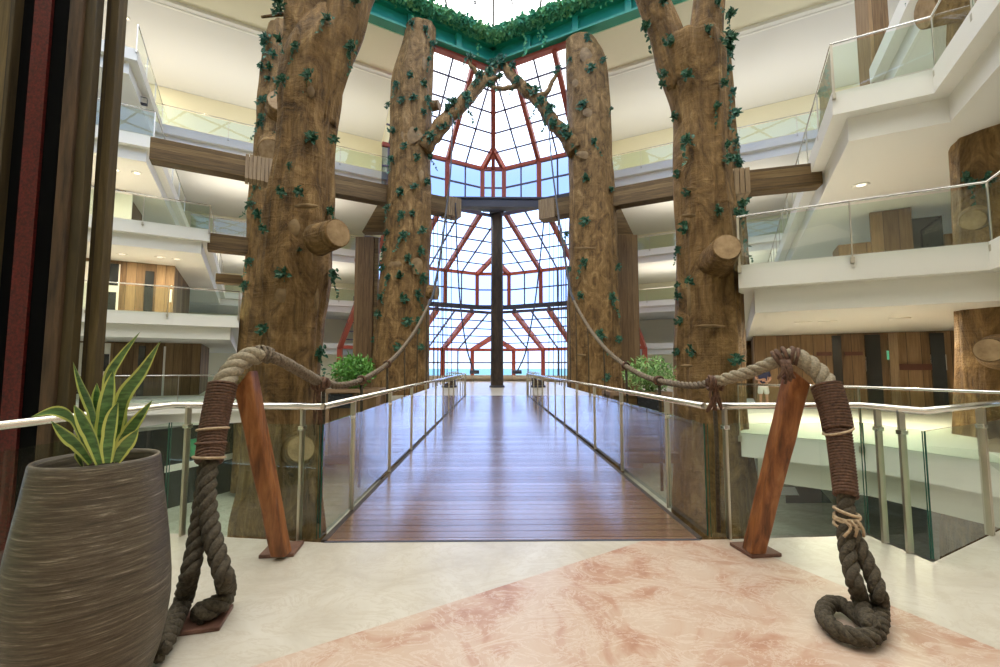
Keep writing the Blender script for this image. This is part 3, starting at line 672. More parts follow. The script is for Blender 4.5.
stub(t, at(432, 106, 23.3), at(439, 105, 23.2), .30, .26); stub(t, at(428, 292, 22.6), at(437, 293, 22.5), .36, .36)
FR = bottom([(42, 566, 594), (48, 566, 598), (64, 566, 605), (102, 567, 609), (153, 568, 611), (185, 569, 613), (250, 569, 616), (313, 568, 618), (384, 568, 621)], 23.5, 1.04)
t = tree('tall brown tree column under the green beam at the right of the glass wall', [FR], 23.5, 18.8,
     [(587, 38, 1), (590, 69, 1.1), (582, 107, 1.3), (594, 142, 1), (603, 61, .8), (611, 109, .6), (585, 180, 1.3), (602, 215, 1), (584, 222, 1.1), (611, 250, 1), (583, 263, 1.2), (566, 235, .8), (618, 268, .9), (612, 298, 1.2), (583, 305, 1.4), (600, 335, 1.2), (618, 340, .9), (570, 60, .7), (580, 297, 1), (590, 380, .8), (606, 378, .9), (611, 190, .8), (568, 270, .7)], .44, .04)
for a in ((586, 54, 23.5, 14, 16, 1.1), (575, 82, 23.5, 7, 9, 1.1), (589, 112, 23.5, 12, 12, 1.2), (584, 154, 23.5, 18, 9, 1.2), (590, 248, 23.5, 34, 3, 1.25), (598, 320, 23.5, 9, 3, 1.25), (582, 355, 23.5, 10, 3, 1.25)): patch(t, *a)
p = at(1015, 0, 8.6)
NR2 = [(-60, 966, 1040), (20, 966, 1040), (110, 966, 1040), (200, 967, 1041), (330, 970, 1043), (420, 972, 1046), (520, 966, 1050), (590, 962, 1052)]
t = tree('tree column with sawn branch stubs passing through the right galleries', [NR2], 8.9, 22.5, [(963, 180, .9), (968, 185, .8), (985, 182, .9), (905, 4, .1)], .34)
stub(t, at(1000, 352, 8.2), at(989, 350, 7.35), .34, .20); stub(t, at(1003, 452, 8.2), at(996, 452, 7.3), .26, .15); stub(t, at(975, 218, 8.25), at(973, 220, 8.05), .24, .19)
stub(t, at(985, -10, 8.6), at(925, 12, 8.9), .55, .34)
# gnarled branches reaching up to the middle of the roof
for s, pts, offs, lab in ((-1, [(424, 150, 22.9), (437, 131, 22.9), (452, 114, 23), (466, 100, 23.2), (480, 85, 23.6), (490, 73, 24.2), (499, 66, 25.2)], [[(479, 86, 23.6), (477, 74, 23.5), (471, 66, 23.4), (470, 58, 23.4)], [(484, 80, 23.7), (494, 79, 23.6), (499, 77, 23.6)], [(448, 117, 22.9), (446, 112, 22.8), (450, 104, 22.7)]], 'gnarled brown branch rising from the left tree column to the glass corner'),
                    (1, [(575, 152, 22.9), (566, 136, 22.9), (552, 122, 23), (543, 106, 23.2), (528, 92, 23.5), (515, 79, 24), (504, 67, 25)], [[(537, 97, 23.4), (547, 93, 23.3), (551, 84, 23.3), (556, 76, 23.2), (557, 71, 23.2)], [(520, 85, 23.7), (508, 88, 23.6), (497, 88, 23.6), (488, 85, 23.6)]], 'gnarled brown branch rising from the right tree column to the glass corner')):
    P = spline([at(*p) for p in pts], 5); g = thing('tree_branch', lab, 'branch', P[0])
    n = len(P); mb = MB(); mb.tube([p+rdir()*.05 for p in P], [.46-.2*i/n+rnd.uniform(-.05, .05) for i in range(n)], 10); mb.build('limb', 'bark', g)
    for q in offs:
        Q = spline([at(*p) for p in q], 4); m_ = len(Q); MB().tube([p+rdir()*.03 for p in Q], [.17-.09*i/m_ for i in range(m_)], 7).build('twig', 'bark', g)
        sprig(g, Q[-1], .5)
    for i in range(3, n, 3): sprig(g, P[i]+Vector((rnd.uniform(-.2, .2), -.3, rnd.uniform(-.2, .3))), rnd.uniform(.45, .7))
# ------------------------------------------------------------------ timber beams and the dark tie
def timber(label, a, b, w, h, mat='old_wood', collars=(), name='timber_beam', group='timber beams between the tree columns'):
    a, b = Vector(a), Vector(b); g = thing(name, label, 'beam', a, group); d = (b-a); L = d.length; d.normalize()
    me = MB().box((0, 0, 0), (L, w, h)).build('timber', mat, g, bevel=.03); me.location = (a+b)/2-a; me.rotation_euler = (0, 0, math.atan2(d.y, d.x))
    for t in collars:
        p = a+(b-a)*t; m = MB()
        for k in range(7): m.box((-.42+k*.14, 0, 0), (.12, w+.10+rnd.uniform(0, .05), h+.10+rnd.uniform(0, .06)))
        o = m.build('collar', 'soffit_wood', g); o.location = p-a; o.rotation_euler = (0, 0, math.atan2(d.y, d.x))
    return g
def zline(s, x, y, zb):
    """the point on the oblique line through (0, zb) seen at pixel (x, y)"""
    d = ray(x, y); k = K*abs(d.x); Y = zb/(1+k/d.y); return at(x, y, Y)
Z4 = L4+.05
for s, sd, x0, y0, x1, y1, cs in ((-1, 'left', 300, 181, 455, 208, (.97,)), (1, 'right', 700, 190, 545, 206, (.97,))):
    a, b = zline(s, x0, y0, 27.1 if s < 0 else 26.6), zline(s, x1, y1, 27.1 if s < 0 else 26.6); zz = (a.z+b.z)/2; a.z = b.z = zz
    timber('long weathered timber beam running behind the %s tree columns' % sd, a, b, .7, 1.0, 'old_wood', cs)
a, b = zline(-1, 151, 152, 23.3), zline(-1, 266, 172, 23.3); a.z = b.z = (a.z+b.z)/2
timber('weathered timber beam from the third left gallery to the tree column behind', a, b, .6, .86, 'old_wood', (.93,))
a, b = at(819, 175, 12.0), at(722, 188, 12.75); a.z = b.z = (a.z+b.z)/2
timber('weathered timber beam from the second right gallery to the forked tree column', a, b, .5, .64, 'old_wood', (.92,))
a, b = zline(-1, 208, 241, 26.4), zline(-1, 262, 250, 26.4); a.z = b.z = (a.z+b.z)/2
timber('short timber beam between the left gallery and the tree column, below the long one', a, b, .6, .75)
a, b = zline(-1, 216, 277, 27.5), zline(-1, 262, 284, 27.5); a.z = b.z = (a.z+b.z)/2
timber('lowest short timber beam beside the left tree column', a, b, .6, .42)
a, b = at(440, 202.5, 26.0), at(560, 203.5, 26.0); a.z = b.z
g = thing('tie_beam', 'dark steel tie beam spanning the glass wall between the timber stubs', 'beam', a)
MB().bar(a, b, .3, .42).build('web', 'dark_steel', g); MB().bar(a+Vector((0, 0, .25)), b+Vector((0, 0, .25)), .5, .10).bar(a-Vector((0, 0, .25)), b-Vector((0, 0, .25)), .5, .10).build('flange', 'dark_steel', g)
a, b = at(864, 10, 13.4), at(884, 10, 13.4); g = thing('timber_post', 'brown timber post behind the highest glass railing at the upper right', 'post', ((a.x+b.x)/2, 13.5, L3))
MB().box(((a.x+b.x)/2, 13.5, (L3+.02+16)/2), (b.x-a.x, .5, 16-L3)).build('cladding', 'panel_wood', g, bevel=.02)
# the round pole at the end of the bridge
p = atz(497, 387.3); g = thing('round_pole', 'dark round timber pole standing on the platform beyond the bridge', 'pole', p)
hz = at(497, 211, p.y).z
mb = MB(); mb.lathe([(0, 0), (.47, 0), (.47, .05), (.44, .2), (.42, hz*.6), (.40, hz), (0, hz)], p, 28); mb.build('shaft', 'dark_wood', g)
MB().lathe([(.42, hz-.25), (.55, hz-.22), (.55, hz), (.42, hz)], p, 28).build('cap', 'dark_steel', g)
MB().lathe([(.49, 0), (.53, 0), (.53, .12), (.46, .14)], p, 28).build('base_ring', 'dark_steel', g)
# flat timber posts with sloping brackets behind the far tree columns
for s, xl, xr, yt, br, sd in ((-1, 357, 375, 238, [(362, 232), (386, 190), (386, 232)], 'left'), (1, 617, 636, 236, [(612, 190), (634, 236), (612, 236)], 'right')):
    Yp = 25.3; l, r = at(xl, yt, Yp), at(xr, yt, Yp); cx = (l.x+r.x)/2
    g = thing('timber_post', 'flat plank clad post with a sloping bracket behind the far %s tree column' % sd, 'post', (cx, Yp, -4.2))
    wd = r.x-l.x; MB().box((cx, Yp, (l.z-4.2)/2), (wd, .5, l.z+4.2)).build('cladding', 'panel_wood', g)
    MB().box((cx-s*wd*.62, Yp+.05, (l.z-4.2)/2), (.22, .3, l.z+4.2)).build('strip', 'old_wood', g)
    q = [at(x, y, Yp-.1) for x, y in br]; m = MB(); m.add(q+[v+Vector((0, .6, 0)) for v in q], [[0, 1, 2], [5, 4, 3], [0, 3, 4, 1], [1, 4, 5, 2], [2, 5, 3, 0]]); m.build('bracket', 'old_wood', g)
# ------------------------------------------------------------------ the two leaning posts with their thick ropes
def leaning_post(label, fb, ft, fy0, fy1, plate_px, dp):
    """front face given by pixels: bottom left/right at depth fy0, top left/right at depth fy1"""
    b = [at(*fb[0], fy0), at(*fb[1], fy0)]; z = .025
    for v in b: v.z = z
    t = [at(*ft[0], fy1), at(*ft[1], fy1)]; c = sum(b, Vector())/2
    g = thing('leaning_post', label, 'post', Vector((c.x, c.y+dp/2, 0)), 'leaning rope posts'); d = Vector((0, dp, 0))
    m = MB(); m.add([b[0], b[1], b[1]+d, b[0]+d, t[0], t[1], t[1]+d, t[0]+d], [[3, 2, 1, 0], [0, 1, 5, 4], [1, 2, 6, 5], [2, 3, 7, 6], [3, 0, 4, 7]]); m.add([t[0], t[1], t[1]+d, t[0]+d], [[0, 1, 2, 3]], False, 1)
    me = m.mesh('shaft', ['post_wood', 'post_cut']); bm = bmesh.new(); bm.from_mesh(me); bmesh.ops.remove_doubles(bm, verts=bm.verts, dist=1e-4); bmesh.ops.recalc_face_normals(bm, faces=bm.faces)
    bmesh.ops.bevel(bm, geom=bm.edges[:], offset=.016, segments=3, affect='EDGES', profile=.5)
    bmesh.ops.subdivide_edges(bm, edges=[e_ for e_ in bm.edges if e_.calc_length() > .5], cuts=14)
    for v in bm.verts: v.co += Vector((noise.noise(v.co*4), noise.noise(v.co*4+Vector((9, 0, 0))), 0))*.007
    bm.to_mesh(me); bm.free()
    o = bpy.data.objects.new('shaft', me); col.objects.link(o); o.parent = g; o.location = -g.location
    pc = atz(*plate_px); MB().box((pc.x, pc.y, .0135), (.245, .25, .025), .12).build('base_plate', 'plate', g, bevel=.004)
    return g
leaning_post('leaning square timber post under the thick rope at the left of the bridge', [(270, 553), (285, 553)], [(233, 389), (249, 370)], 3.34, 3.12, (282, 551), .125)
leaning_post('leaning square timber post under the thick rope at the right of the bridge', [(750, 553), (766, 553)], [(795, 370), (812, 384)], 3.34, 3.12, (755, 551), .125)
def pth(pts, n=8): return spline([at(*p) for p in pts], n)
def on_floor(pts, z=.055, n=8): return spline([atz(x, y, z) for x, y in pts], n)
def cable_pts(side, pxs, x0):
    """the suspension rope keeps above the bridge's edge: each pixel gets the depth at which its sideways distance is x0"""
    out = []
    for x, y in pxs:
        d = ray(x, y); out.append(at(x, y, x0*d.y/d.x))
    return out
def hanger(root, cab, Y, r, z0=.1, knot=True):
    for a, b in zip(cab, cab[1:]):
        if a.y <= Y <= b.y:
            p = a.lerp(b, (Y-a.y)/max(1e-6, b.y-a.y)); q = Vector((p.x, p.y, z0))
            h = MB().tube([p, p.lerp(q, .4)+Vector((.01, 0, 0)), q], r, 6).build('hanger', 'rope_dark', root)
            if knot: coil(MB(), [p-Vector((0, .03, 0)), p+Vector((0, .03, 0))], .045, .012, .02).build('hanger_knot', 'cord', h)
            return p
# left
g = thing('thick_rope', 'thick lashed rope running over the left leaning post to a floor plate', 'rope', atz(205, 625), 'thick suspension ropes')
cabL = spline(cable_pts(-1, [(320, 382.5), (340, 385.5), (362, 380), (385, 366), (402, 349), (418, 326), (433, 296)], XL-.10), 8)+spline([at(433, 296, cable_pts(-1, [(433, 296)], XL-.1)[0].y), at(440, 258, 12.6), at(446, 212, 15.5), at(451, 165, 19.0), at(452.5, 118, 22.6)], 8)[1:]
k_ = next(i for i, p in enumerate(cabL) if p.y > 9.6); twisted(MB(), cabL[:k_+1], .034, 3, .26, .05).build('cable', 'rope', g); twisted(MB(), cabL[k_:], .036, 3, .26, .05).build('far_cable', 'thin_rope', g)  # far stretch coloured dark, standing in for its silhouette against the bright glass
near = pth([(262, 354, 3.20), (280, 360, 3.30), (300, 371, 3.50)], 6)+[cabL[0]]
twisted(MB(), near, .044, 4, .10, .012, 5).build('cable_lead', 'rope', g)
coil(MB(), pth([(252, 356, 3.17), (262, 353.5, 3.20), (270, 356, 3.25)], 6), .052, .012, .022).build('crown_lashing', 'rope', g)
fat = pth([(262, 354, 3.20), (249, 357, 3.15), (235, 366, 3.08), (225, 381, 3.0), (220, 394, 2.96)], 6)
twisted(MB(), fat, .066, 3, .24, .018, 8).build('laid_strand', 'rope_pale', g)
wr = pth([(223, 384, 2.99), (217, 410, 2.93), (213, 432, 2.87), (209, 462, 2.78)], 6)
m = MB().tube(wr, .070, 14); coil(m, wr, (.082, .070), .010, .0195); m.build('whipping', 'cord', g)
for px, py, Y, rr in ((213, 429, 2.87, .088), (211, 443, 2.83, .083), (209, 457, 2.79, .085)):
    m = MB(); ax = Vector((rnd.uniform(-.05, .2), -.12, -1)); ring(m, at(px, py, Y), ax, rr-.002, .008); m.build('twine_ring', 'twine' if py in (429, 457) else 'cord', g)
legA = pth([(210, 460, 2.79), (207, 490, 2.70), (210, 525, 2.62), (219, 560, 2.54), (226, 583, 2.49)], 6)[:-1]+on_floor([(227, 591), (223, 602), (212, 609), (198, 612)], .085, 6)
legB = pth([(208, 460, 2.80), (203, 500, 2.71), (197, 540, 2.62), (189, 578, 2.52)], 6)[:-1]+on_floor([(183, 602), (176, 617), (168, 634), (158, 652)], .07, 6)
m = MB(); twisted(m, legA, .050, 3, .20, .018, 7); m.build('rope_leg', 'rope_dark', g)
m = MB(); twisted(m, legB, .050, 3, .20, .018, 7); m.build('rope_leg', 'rope_dark', g)
pc = atz(202, 624); MB().box((pc.x, pc.y+.02, .012), (.22, .24, .022), .25).build('anchor_plate', 'plate', g, bevel=.004)
m = MB(); a, b = atz(193, 618, .05), atz(217, 606, .05); m.tube([a, b], .022, 10); coil(m, [a, b], .05, .018, .045); m.build('anchor_lashing', 'rope_dark', g)
for Y in [cabL[1].y+.02]+[cabL[0].y+1.18*i for i in range(1, 11)]: hanger(g, cabL, Y, .016 if Y < 7 else .010, .1, Y < 6.5)
m = MB(); p = cabL[0]
for i in range(7): m.tube(spline([p+rdir()*.02, p+Vector((rnd.uniform(-.04, .06), -.03, -.12)), p+Vector((rnd.uniform(-.04, .08), -.02, -.30-rnd.random()*.2))], 3), .008, 5)
coil(m, [p-Vector((.05, 0, 0)), p+Vector((.05, 0, -.02))], .052, .014, .03); m.build('tassel', 'cord', g)
# right
g = thing('thick_rope', 'thick lashed rope running over the right leaning post to a loop on the floor', 'rope', atz(850, 630), 'thick suspension ropes')
cabR = spline(cable_pts(1, [(714, 382.5), (690, 385.5), (658, 380.5), (640, 374), (622, 363), (605, 348), (590, 329), (578, 309), (571, 294)], XR+.10), 8)
cabR = cabR+spline([cabR[-1], at(565, 258, 12.2), at(558, 212, 15.2), at(552, 165, 19.0), at(548.5, 122, 22.6)], 8)[1:]
k_ = next(i for i, p in enumerate(cabR) if p.y > 9.6); twisted(MB(), cabR[:k_+1], .034, 3, .26, .05).build('cable', 'rope', g); twisted(MB(), cabR[k_:], .036, 3, .26, .05).build('far_cable', 'thin_rope', g)  # dark colour on the far part imitates backlighting; same rope as the near part
near = pth([(788, 357, 3.20), (772, 363, 3.28), (750, 372, 3.40)], 6)+[cabR[0]]
twisted(MB(), near, .047, 3, .20, .016, 7).build('cable_lead', 'rope_pale', g)
m = MB(); coil(m, pth([(777, 360, 3.23), (787, 356, 3.19), (797, 358, 3.16)], 6), .062, .016, .03)
for i in range(8): q = at(784+rnd.uniform(-5, 6), 360, 3.10); m.tube(spline([q, q+Vector((rnd.uniform(-.03, .03), -.03, -.08)), q+Vector((rnd.uniform(-.05, .05), -.01, -.12-rnd.random()*.05))], 3), .011, 5)
m.build('crown_lashing', 'cord', g)
fat = pth([(788, 357, 3.19), (800, 358, 3.14), (812, 366, 3.09), (823, 377, 3.04), (831, 392, 2.98)], 6)
twisted(MB(), fat, .060, 3, .22, .018, 8).build('laid_strand', 'rope_pale', g)
wr = pth([(826, 385, 3.02), (834, 410, 2.95), (838, 430, 2.90), (842, 460, 2.82), (846, 496, 2.72)], 6)
m = MB().tube(wr, [.078]*9+[.060]*(len(wr)-9), 14); coil(m, wr[:13], (.088, .080), .010, .0195); coil(m, wr[12:], (.066, .058), .010, .0195); m.build('whipping', 'cord', g)
m = MB(); ring(m, at(838, 431, 2.89), Vector((.3, -.1, -1)), .084, .008); m.build('twine_ring', 'twine', g)
m = MB()
for i in range(4): ring(m, at(847.5+rnd.uniform(-1, 1), 512+i*4.2, 2.68), Vector((rnd.uniform(-.4, .4), .1, -1)), .062, .010)
for i in range(3): q = at(856-i*6, 520, 2.60); m.tube(spline([q, q+Vector((.02, -.02, -.04)), q+Vector((rnd.uniform(-.03, .04), -.01, -.09))], 3), .008, 5)
m.build('twine_tie', 'twine', g)
legA = pth([(846, 494, 2.73), (849, 525, 2.66), (862, 552, 2.58), (873, 577, 2.51), (880, 598, 2.45)], 6)[:-1]+on_floor([(880, 607), (880, 619), (878, 629)], .07, 6)
legB = pth([(845, 494, 2.73), (845, 530, 2.65), (849, 560, 2.56), (856, 588, 2.47)], 6)[:-1]+on_floor([(861, 602), (866, 616), (872, 627)], .09, 6)
m = MB(); twisted(m, legA, .043, 3, .20, .018, 7); m.build('rope_leg', 'rope_dark', g)
m = MB(); twisted(m, legB, .043, 3, .20, .018, 7); m.build('rope_leg', 'rope_dark', g)
lp = on_floor([(876, 622), (877, 631), (866, 638), (848, 635), (833, 627), (824, 616), (826, 607), (835, 603), (847, 607), (856, 614), (866, 622), (877, 627)], .055, 8)
m = MB(); twisted(m, lp, .043, 3, .17, .018, 7); m.build('floor_loop', 'rope_dark', g)
for Y in [cabR[0].y+1.18*i for i in range(0, 11)]: hanger(g, cabR, Y+.01, .016 if Y < 7 else .010, .1, Y < 6.5)
m = MB(); p = cabR[0]
for i in range(7): m.tube(spline([p+rdir()*.02, p+Vector((rnd.uniform(-.06, .04), -.03, -.10)), p+Vector((rnd.uniform(-.08, .06), -.02, -.18-rnd.random()*.06))], 3), .010, 5)
coil(m, [p-Vector((.05, 0, 0)), p+Vector((.05, 0, -.02))], .052, .014, .03); m.build('tassel', 'cord', g)
# thin dark ropes that hang over the far half of the bridge
for s, pts, sd in ((-1, [(455.5, 203, 25.2), (457, 250, 25.0), (459.5, 295, 24.8), (463.5, 330, 24.6), (468.5, 355, 24.4), (474.5, 372, 24.2)], 'left'), (1, [(545.5, 203, 25.2), (541, 250, 25.0), (536, 295, 24.8), (530.5, 328, 24.6), (525, 354, 24.4), (517, 372, 24.2)], 'right')):
    P = pth(pts, 6); g = thing('thin_rope', 'thin dark rope hanging from the %s beam stub towards the far end of the bridge' % sd, 'rope', P[-1])
    MB().tube(P, .045, 6).build('line', 'thin_rope', g); m = MB().box(P[-1], (.5, .3, .2)); m.build('anchor_block', 'dark_steel', g, bevel=.03)
    for x in ((433.5, 437.5, 442, 446.5, 451) if s < 0 else (549.5, 554, 558.5, 562, 566)):
        a, b = at(x, 207, 25.4), at(x+(x-497)*-.012, 376, 25.2); MB().tube([a, b], .020, 5).build('hanger', 'thin_rope', g)
# ------------------------------------------------------------------ the potted snake plant
YP = 2.06; XP = at(99, 455, YP).x
g = thing('potted_plant', 'tall ribbed grey brown pot with a snake plant, by the left railing', 'potted plant', (XP, YP, 0))
prof = [(r_*.80, z) for r_, z in ((0, 0), (.27, 0), (.290, .02), (.325, .12), (.352, .24), (.364, .34), (.361, .44), (.346, .58), (.324, .72), (.303, .84), (.285, .955), (.280, .985), (.274, .995), (.262, .995), (.256, .98), (.258, .90))]
MB().lathe([(r_, z) for r_, z in prof], (XP, YP, 0), 72).build('pot', 'pot', g, origin=(XP, YP, 0))
MB().lathe([(0, .905), (.10, .91), (.207, .90)], (XP, YP, 0), 36).build('soil', 'soil', g)
def blade(pts, wmax, turn=0.0):
    P = [Vector(p) for p in spline([at(*p) for p in pts], 6)]; k = len(P); fr = frames(P); vs, fs, us = [], [], []
    for i, (p, (t, _, _)) in enumerate(zip(P, fr)):
        f = i/(k-1); w_ = wmax*min(1, .55+f*1.4)*max(.03, (1-f**3.2)) if f < .5 else wmax*max(.02, (1-((f-.5)/.5)**2.0))
        n = Vector((math.sin(turn), -math.cos(turn), .12)); x = t.cross(n).normalized(); n = x.cross(t)
        for j in range(5):
            u = j/4; vs.append(p+x*(u-.5)*w_-n*abs(u-.5)*w_*-.30*1.0); us.append((u, f))
    fs = [[i*5+j, i*5+j+1, (i+1)*5+j+1, (i+1)*5+j] for i in range(k-1) for j in range(4)]
    mb = MB(); mb.add(vs, fs, True); o = mb.build('leaf', 'snake', g)
    uv = o.data.uv_layers.new(name='UVMap')
    for l in o.data.loops: uv.data[l.index].uv = us[l.vertex_index]
for pts, w_, tn in (([(108, 462, 2.08), (107, 425, 2.08), (109, 380, 2.06), (121, 357, 2.05), (140, 332, 2.04)], .045, .3), ([(114, 460, 2.02), (117, 425, 2.02), (125, 395, 2.0), (142, 372, 2.0), (160.5, 341, 1.98)], .060, .5),
                    ([(100, 462, 2.1), (96, 425, 2.1), (91, 405, 2.1), (82, 385, 2.1), (73, 362, 2.1)], .066, -.4), ([(103, 462, 1.98), (104, 430, 1.98), (109, 395, 1.98), (113.5, 370, 1.98)], .066, .2), ([(101, 462, 2.12), (101, 425, 2.12), (98, 400, 2.12), (97, 383, 2.12)], .06, 0),
                    ([(90, 462, 2.0), (83, 437, 2.0), (72, 417, 1.98), (55, 411, 1.97), (31, 417, 1.96)], .055, -.5), ([(92, 463, 1.93), (80, 446, 1.92), (66, 434, 1.91), (51, 421, 1.9)], .066, -.4), ([(101, 464, 1.90), (94, 440, 1.9), (84, 420, 1.9), (74, 405, 1.9)], .076, -.3),
                    ([(117, 462, 1.95), (124, 440, 1.95), (136, 422, 1.94), (152.5, 400, 1.93)], .052, .5), ([(116, 462, 1.88), (122, 450, 1.88), (130, 440, 1.88), (138.5, 429, 1.88)], .056, .6), ([(112, 462, 2.1), (119, 435, 2.1), (127, 411, 2.1)], .05, .3), ([(108, 463, 1.86), (109, 445, 1.86), (113, 418, 1.86), (118, 402, 1.86)], .058, .1), ([(83, 466, 2.02), (80, 458, 2.0), (76, 448, 1.99)], .04, -.2)):
    blade(pts, w_, tn)
# ------------------------------------------------------------------ plank towers at the left edge
def tower(label, parts, zt=13.5):
    x0 = at(parts[0][1], 0, 6).x; g = thing('timber_tower', label, 'tower', (x0, 6, -4.2), 'plank clad towers at the left')
    for nm, xa, xb, Yf, dp, mt in parts:
        a, b = at(xa, 0, Yf).x, at(xb, 0, Yf).x
        MB().box(((a+b)/2, Yf+dp/2, (zt-4.2)/2), (b-a, dp, zt+4.2)).build(nm, mt, g, bevel=.012 if 'plank' in nm else 0)
    return g
tower('tall plank clad tower with a black recess and dark red strip at the left edge', [('plank_face', -40, 15, 6.0, .3, 'pillar_wood'), ('recess_panel', 15, 76, 6.12, .16, 'black'), ('red_strip', 35, 52, 6.08, .05, 'red_strip'), ('plank_edge', 70, 83, 5.97, .20, 'old_plank'), ('plank_post', 83, 97, 6.02, .12, 'pillar_wood')])
tower('slender plank clad post beside the tall tower at the left edge', [('plank_post', 107, 120, 6.2, .14, 'pillar_wood')])
# ------------------------------------------------------------------ shopfronts on the galleries
def vplane(px, a, b):
    """distance along the plan line a->b at which the line of sight through column px meets it"""
    d = ray(px, HZ); u = Vector((b[0]-a[0], b[1]-a[1])).normalized(); den = u.x*d.y-u.y*d.x
    return (d.x*a[1]-d.y*a[0])/den
def shop(label, a, b, dp, z0, z1, cells, mat='panel_wood', extra=()):
    """a block behind the line a->b; cells are (pixel column from, to, kind, bottom, top)"""
    a, b = Vector((a[0], a[1], 0)), Vector((b[0], b[1], 0)); u = (b-a).normalized(); n = Vector((-u.y, u.x, 0))
    if n.y < 0: n = -n
    g = thing('shop_front', label, 'shop front', v3(a, z0), 'shop fronts on the galleries')
    q = [a, b, b+n*dp, a+n*dp]; MB().prism([(p.x, p.y) for p in q], z0, z1).build('cladding', mat, g)
    for xa, xb, kind, za, zb in cells:
        ta, tb = sorted((vplane(xa, a, b), vplane(xb, a, b))); p = a+u*(ta+tb)/2-n*.03; w_ = tb-ta
        nm, mt, th = {'d': ('opening', 'shop_dark', .14), 'w': ('white_panel', 'white', .10), 'r': ('sign_board', 'sign_red', .12), 'g': ('exit_sign', 'sign_green', .16), 'p': ('pilaster', 'soffit_wood', .22), 'b': ('plank_bay', 'panel_wood', .14), 't': ('poster', 'leaf_teal', .12)}[kind]
        MB().box((p.x, p.y, (za+zb)/2), (w_, th, zb-za), math.atan2(u.y, u.x)).build(nm, mt, g)
    return g
uL = Vector((.8746, .4848, 0)); nL = Vector((-.4848, .8746, 0)); uR = Vector((.8746, -.4848, 0))
c2 = atz(175, 266, L3-1.03); shop('plank clad shop front with dark openings on the first left gallery above the bridge', c2-uL*14, c2, 7, L2+.01, L3-1.03, [(140, 149, 'd', L2+.02, L2+2.3), (60, 114, 'w', L2+.02, L2+2.5), (98, 113, 'd', L2+1.5, L2+2.5), (94, 112, 'd', L2+.1, L2+1.2), (166, 168, 'w', L2+.9, L2+1.5)])
c3 = atz(126, 191, L4-1.03); shop('plank clad block on the second left gallery above the bridge', c3-uL*9, c3, 4, L3+.01, L4-1.03, [(60, 122, 'w', L3+.02, L3+2.5)])
c1 = Vector((-14.7, 22.6, 0)); shop('row of plank clad shop fronts on the left gallery level with the bridge', c1-uL*14, c1, 6, .01, L2-1.03, [(138, 144.5, 'd', .02, 2.4), (163, 165, 'w', .02, 2.4), (60, 110, 'w', .02, 2.5), (93, 109, 'd', 1.2, 2.0), (78, 108, 'd', .2, .9), (110, 138, 'b', .02, 2.5)])
a1, b1_ = Vector((9.9, 16.7, 0)), Vector((9.9, 16.7, 0))+uR*9.5
shop('row of plank clad shop fronts on the right gallery level with the bridge', a1, b1_, 5, .01, L2-1.03, [(833, 842, 'd', .02, 2.5), (866, 881, 'd', .02, 2.5), (866, 881, 'w', 1.25, 1.75), (931, 945, 'd', .02, 2.5), (931, 946, 'w', 1.3, 1.8), (898, 931, 'r', 1.3, 1.5), (817, 832, 'r', 1.8, 1.93), (845, 863, 'r', 1.8, 1.93), (889, 898, 'p', .02, 2.56), (887.5, 891.5, 'g', 1.65, 1.95)])
a2 = at(838, 240, 14.0); shop('low plank wall with a wide plank pillar on the first right gallery above the bridge', Vector((a2.x, a2.y, 0)), Vector((a2.x, a2.y, 0))+uR*7, 1.0, L2+.01, L2+1.75, [(879, 921, 'b', L2+.02, L2+2.66), (921, 952, 'd', L2+.02, L2+2.3)])
shop('row of dark shop windows under the left gallery on the lower floor', (-14.6, 14.0), (-9.3, 27.0), 4, -4.19, -1.03, [(170, 236, 'w', -2.75, -2.5), (194, 201, 't', -2.3, -1.6), (225, 232, 'r', -2.4, -2.0)], 'shop_dark')
shop('row of dark shop windows under the right gallery on the lower floor', (11.5, 24.8), (22.0, 19.0), 4, -4.19, -1.03, [(880, 900, 'p', -4.18, -1.1)], 'shop_dark')
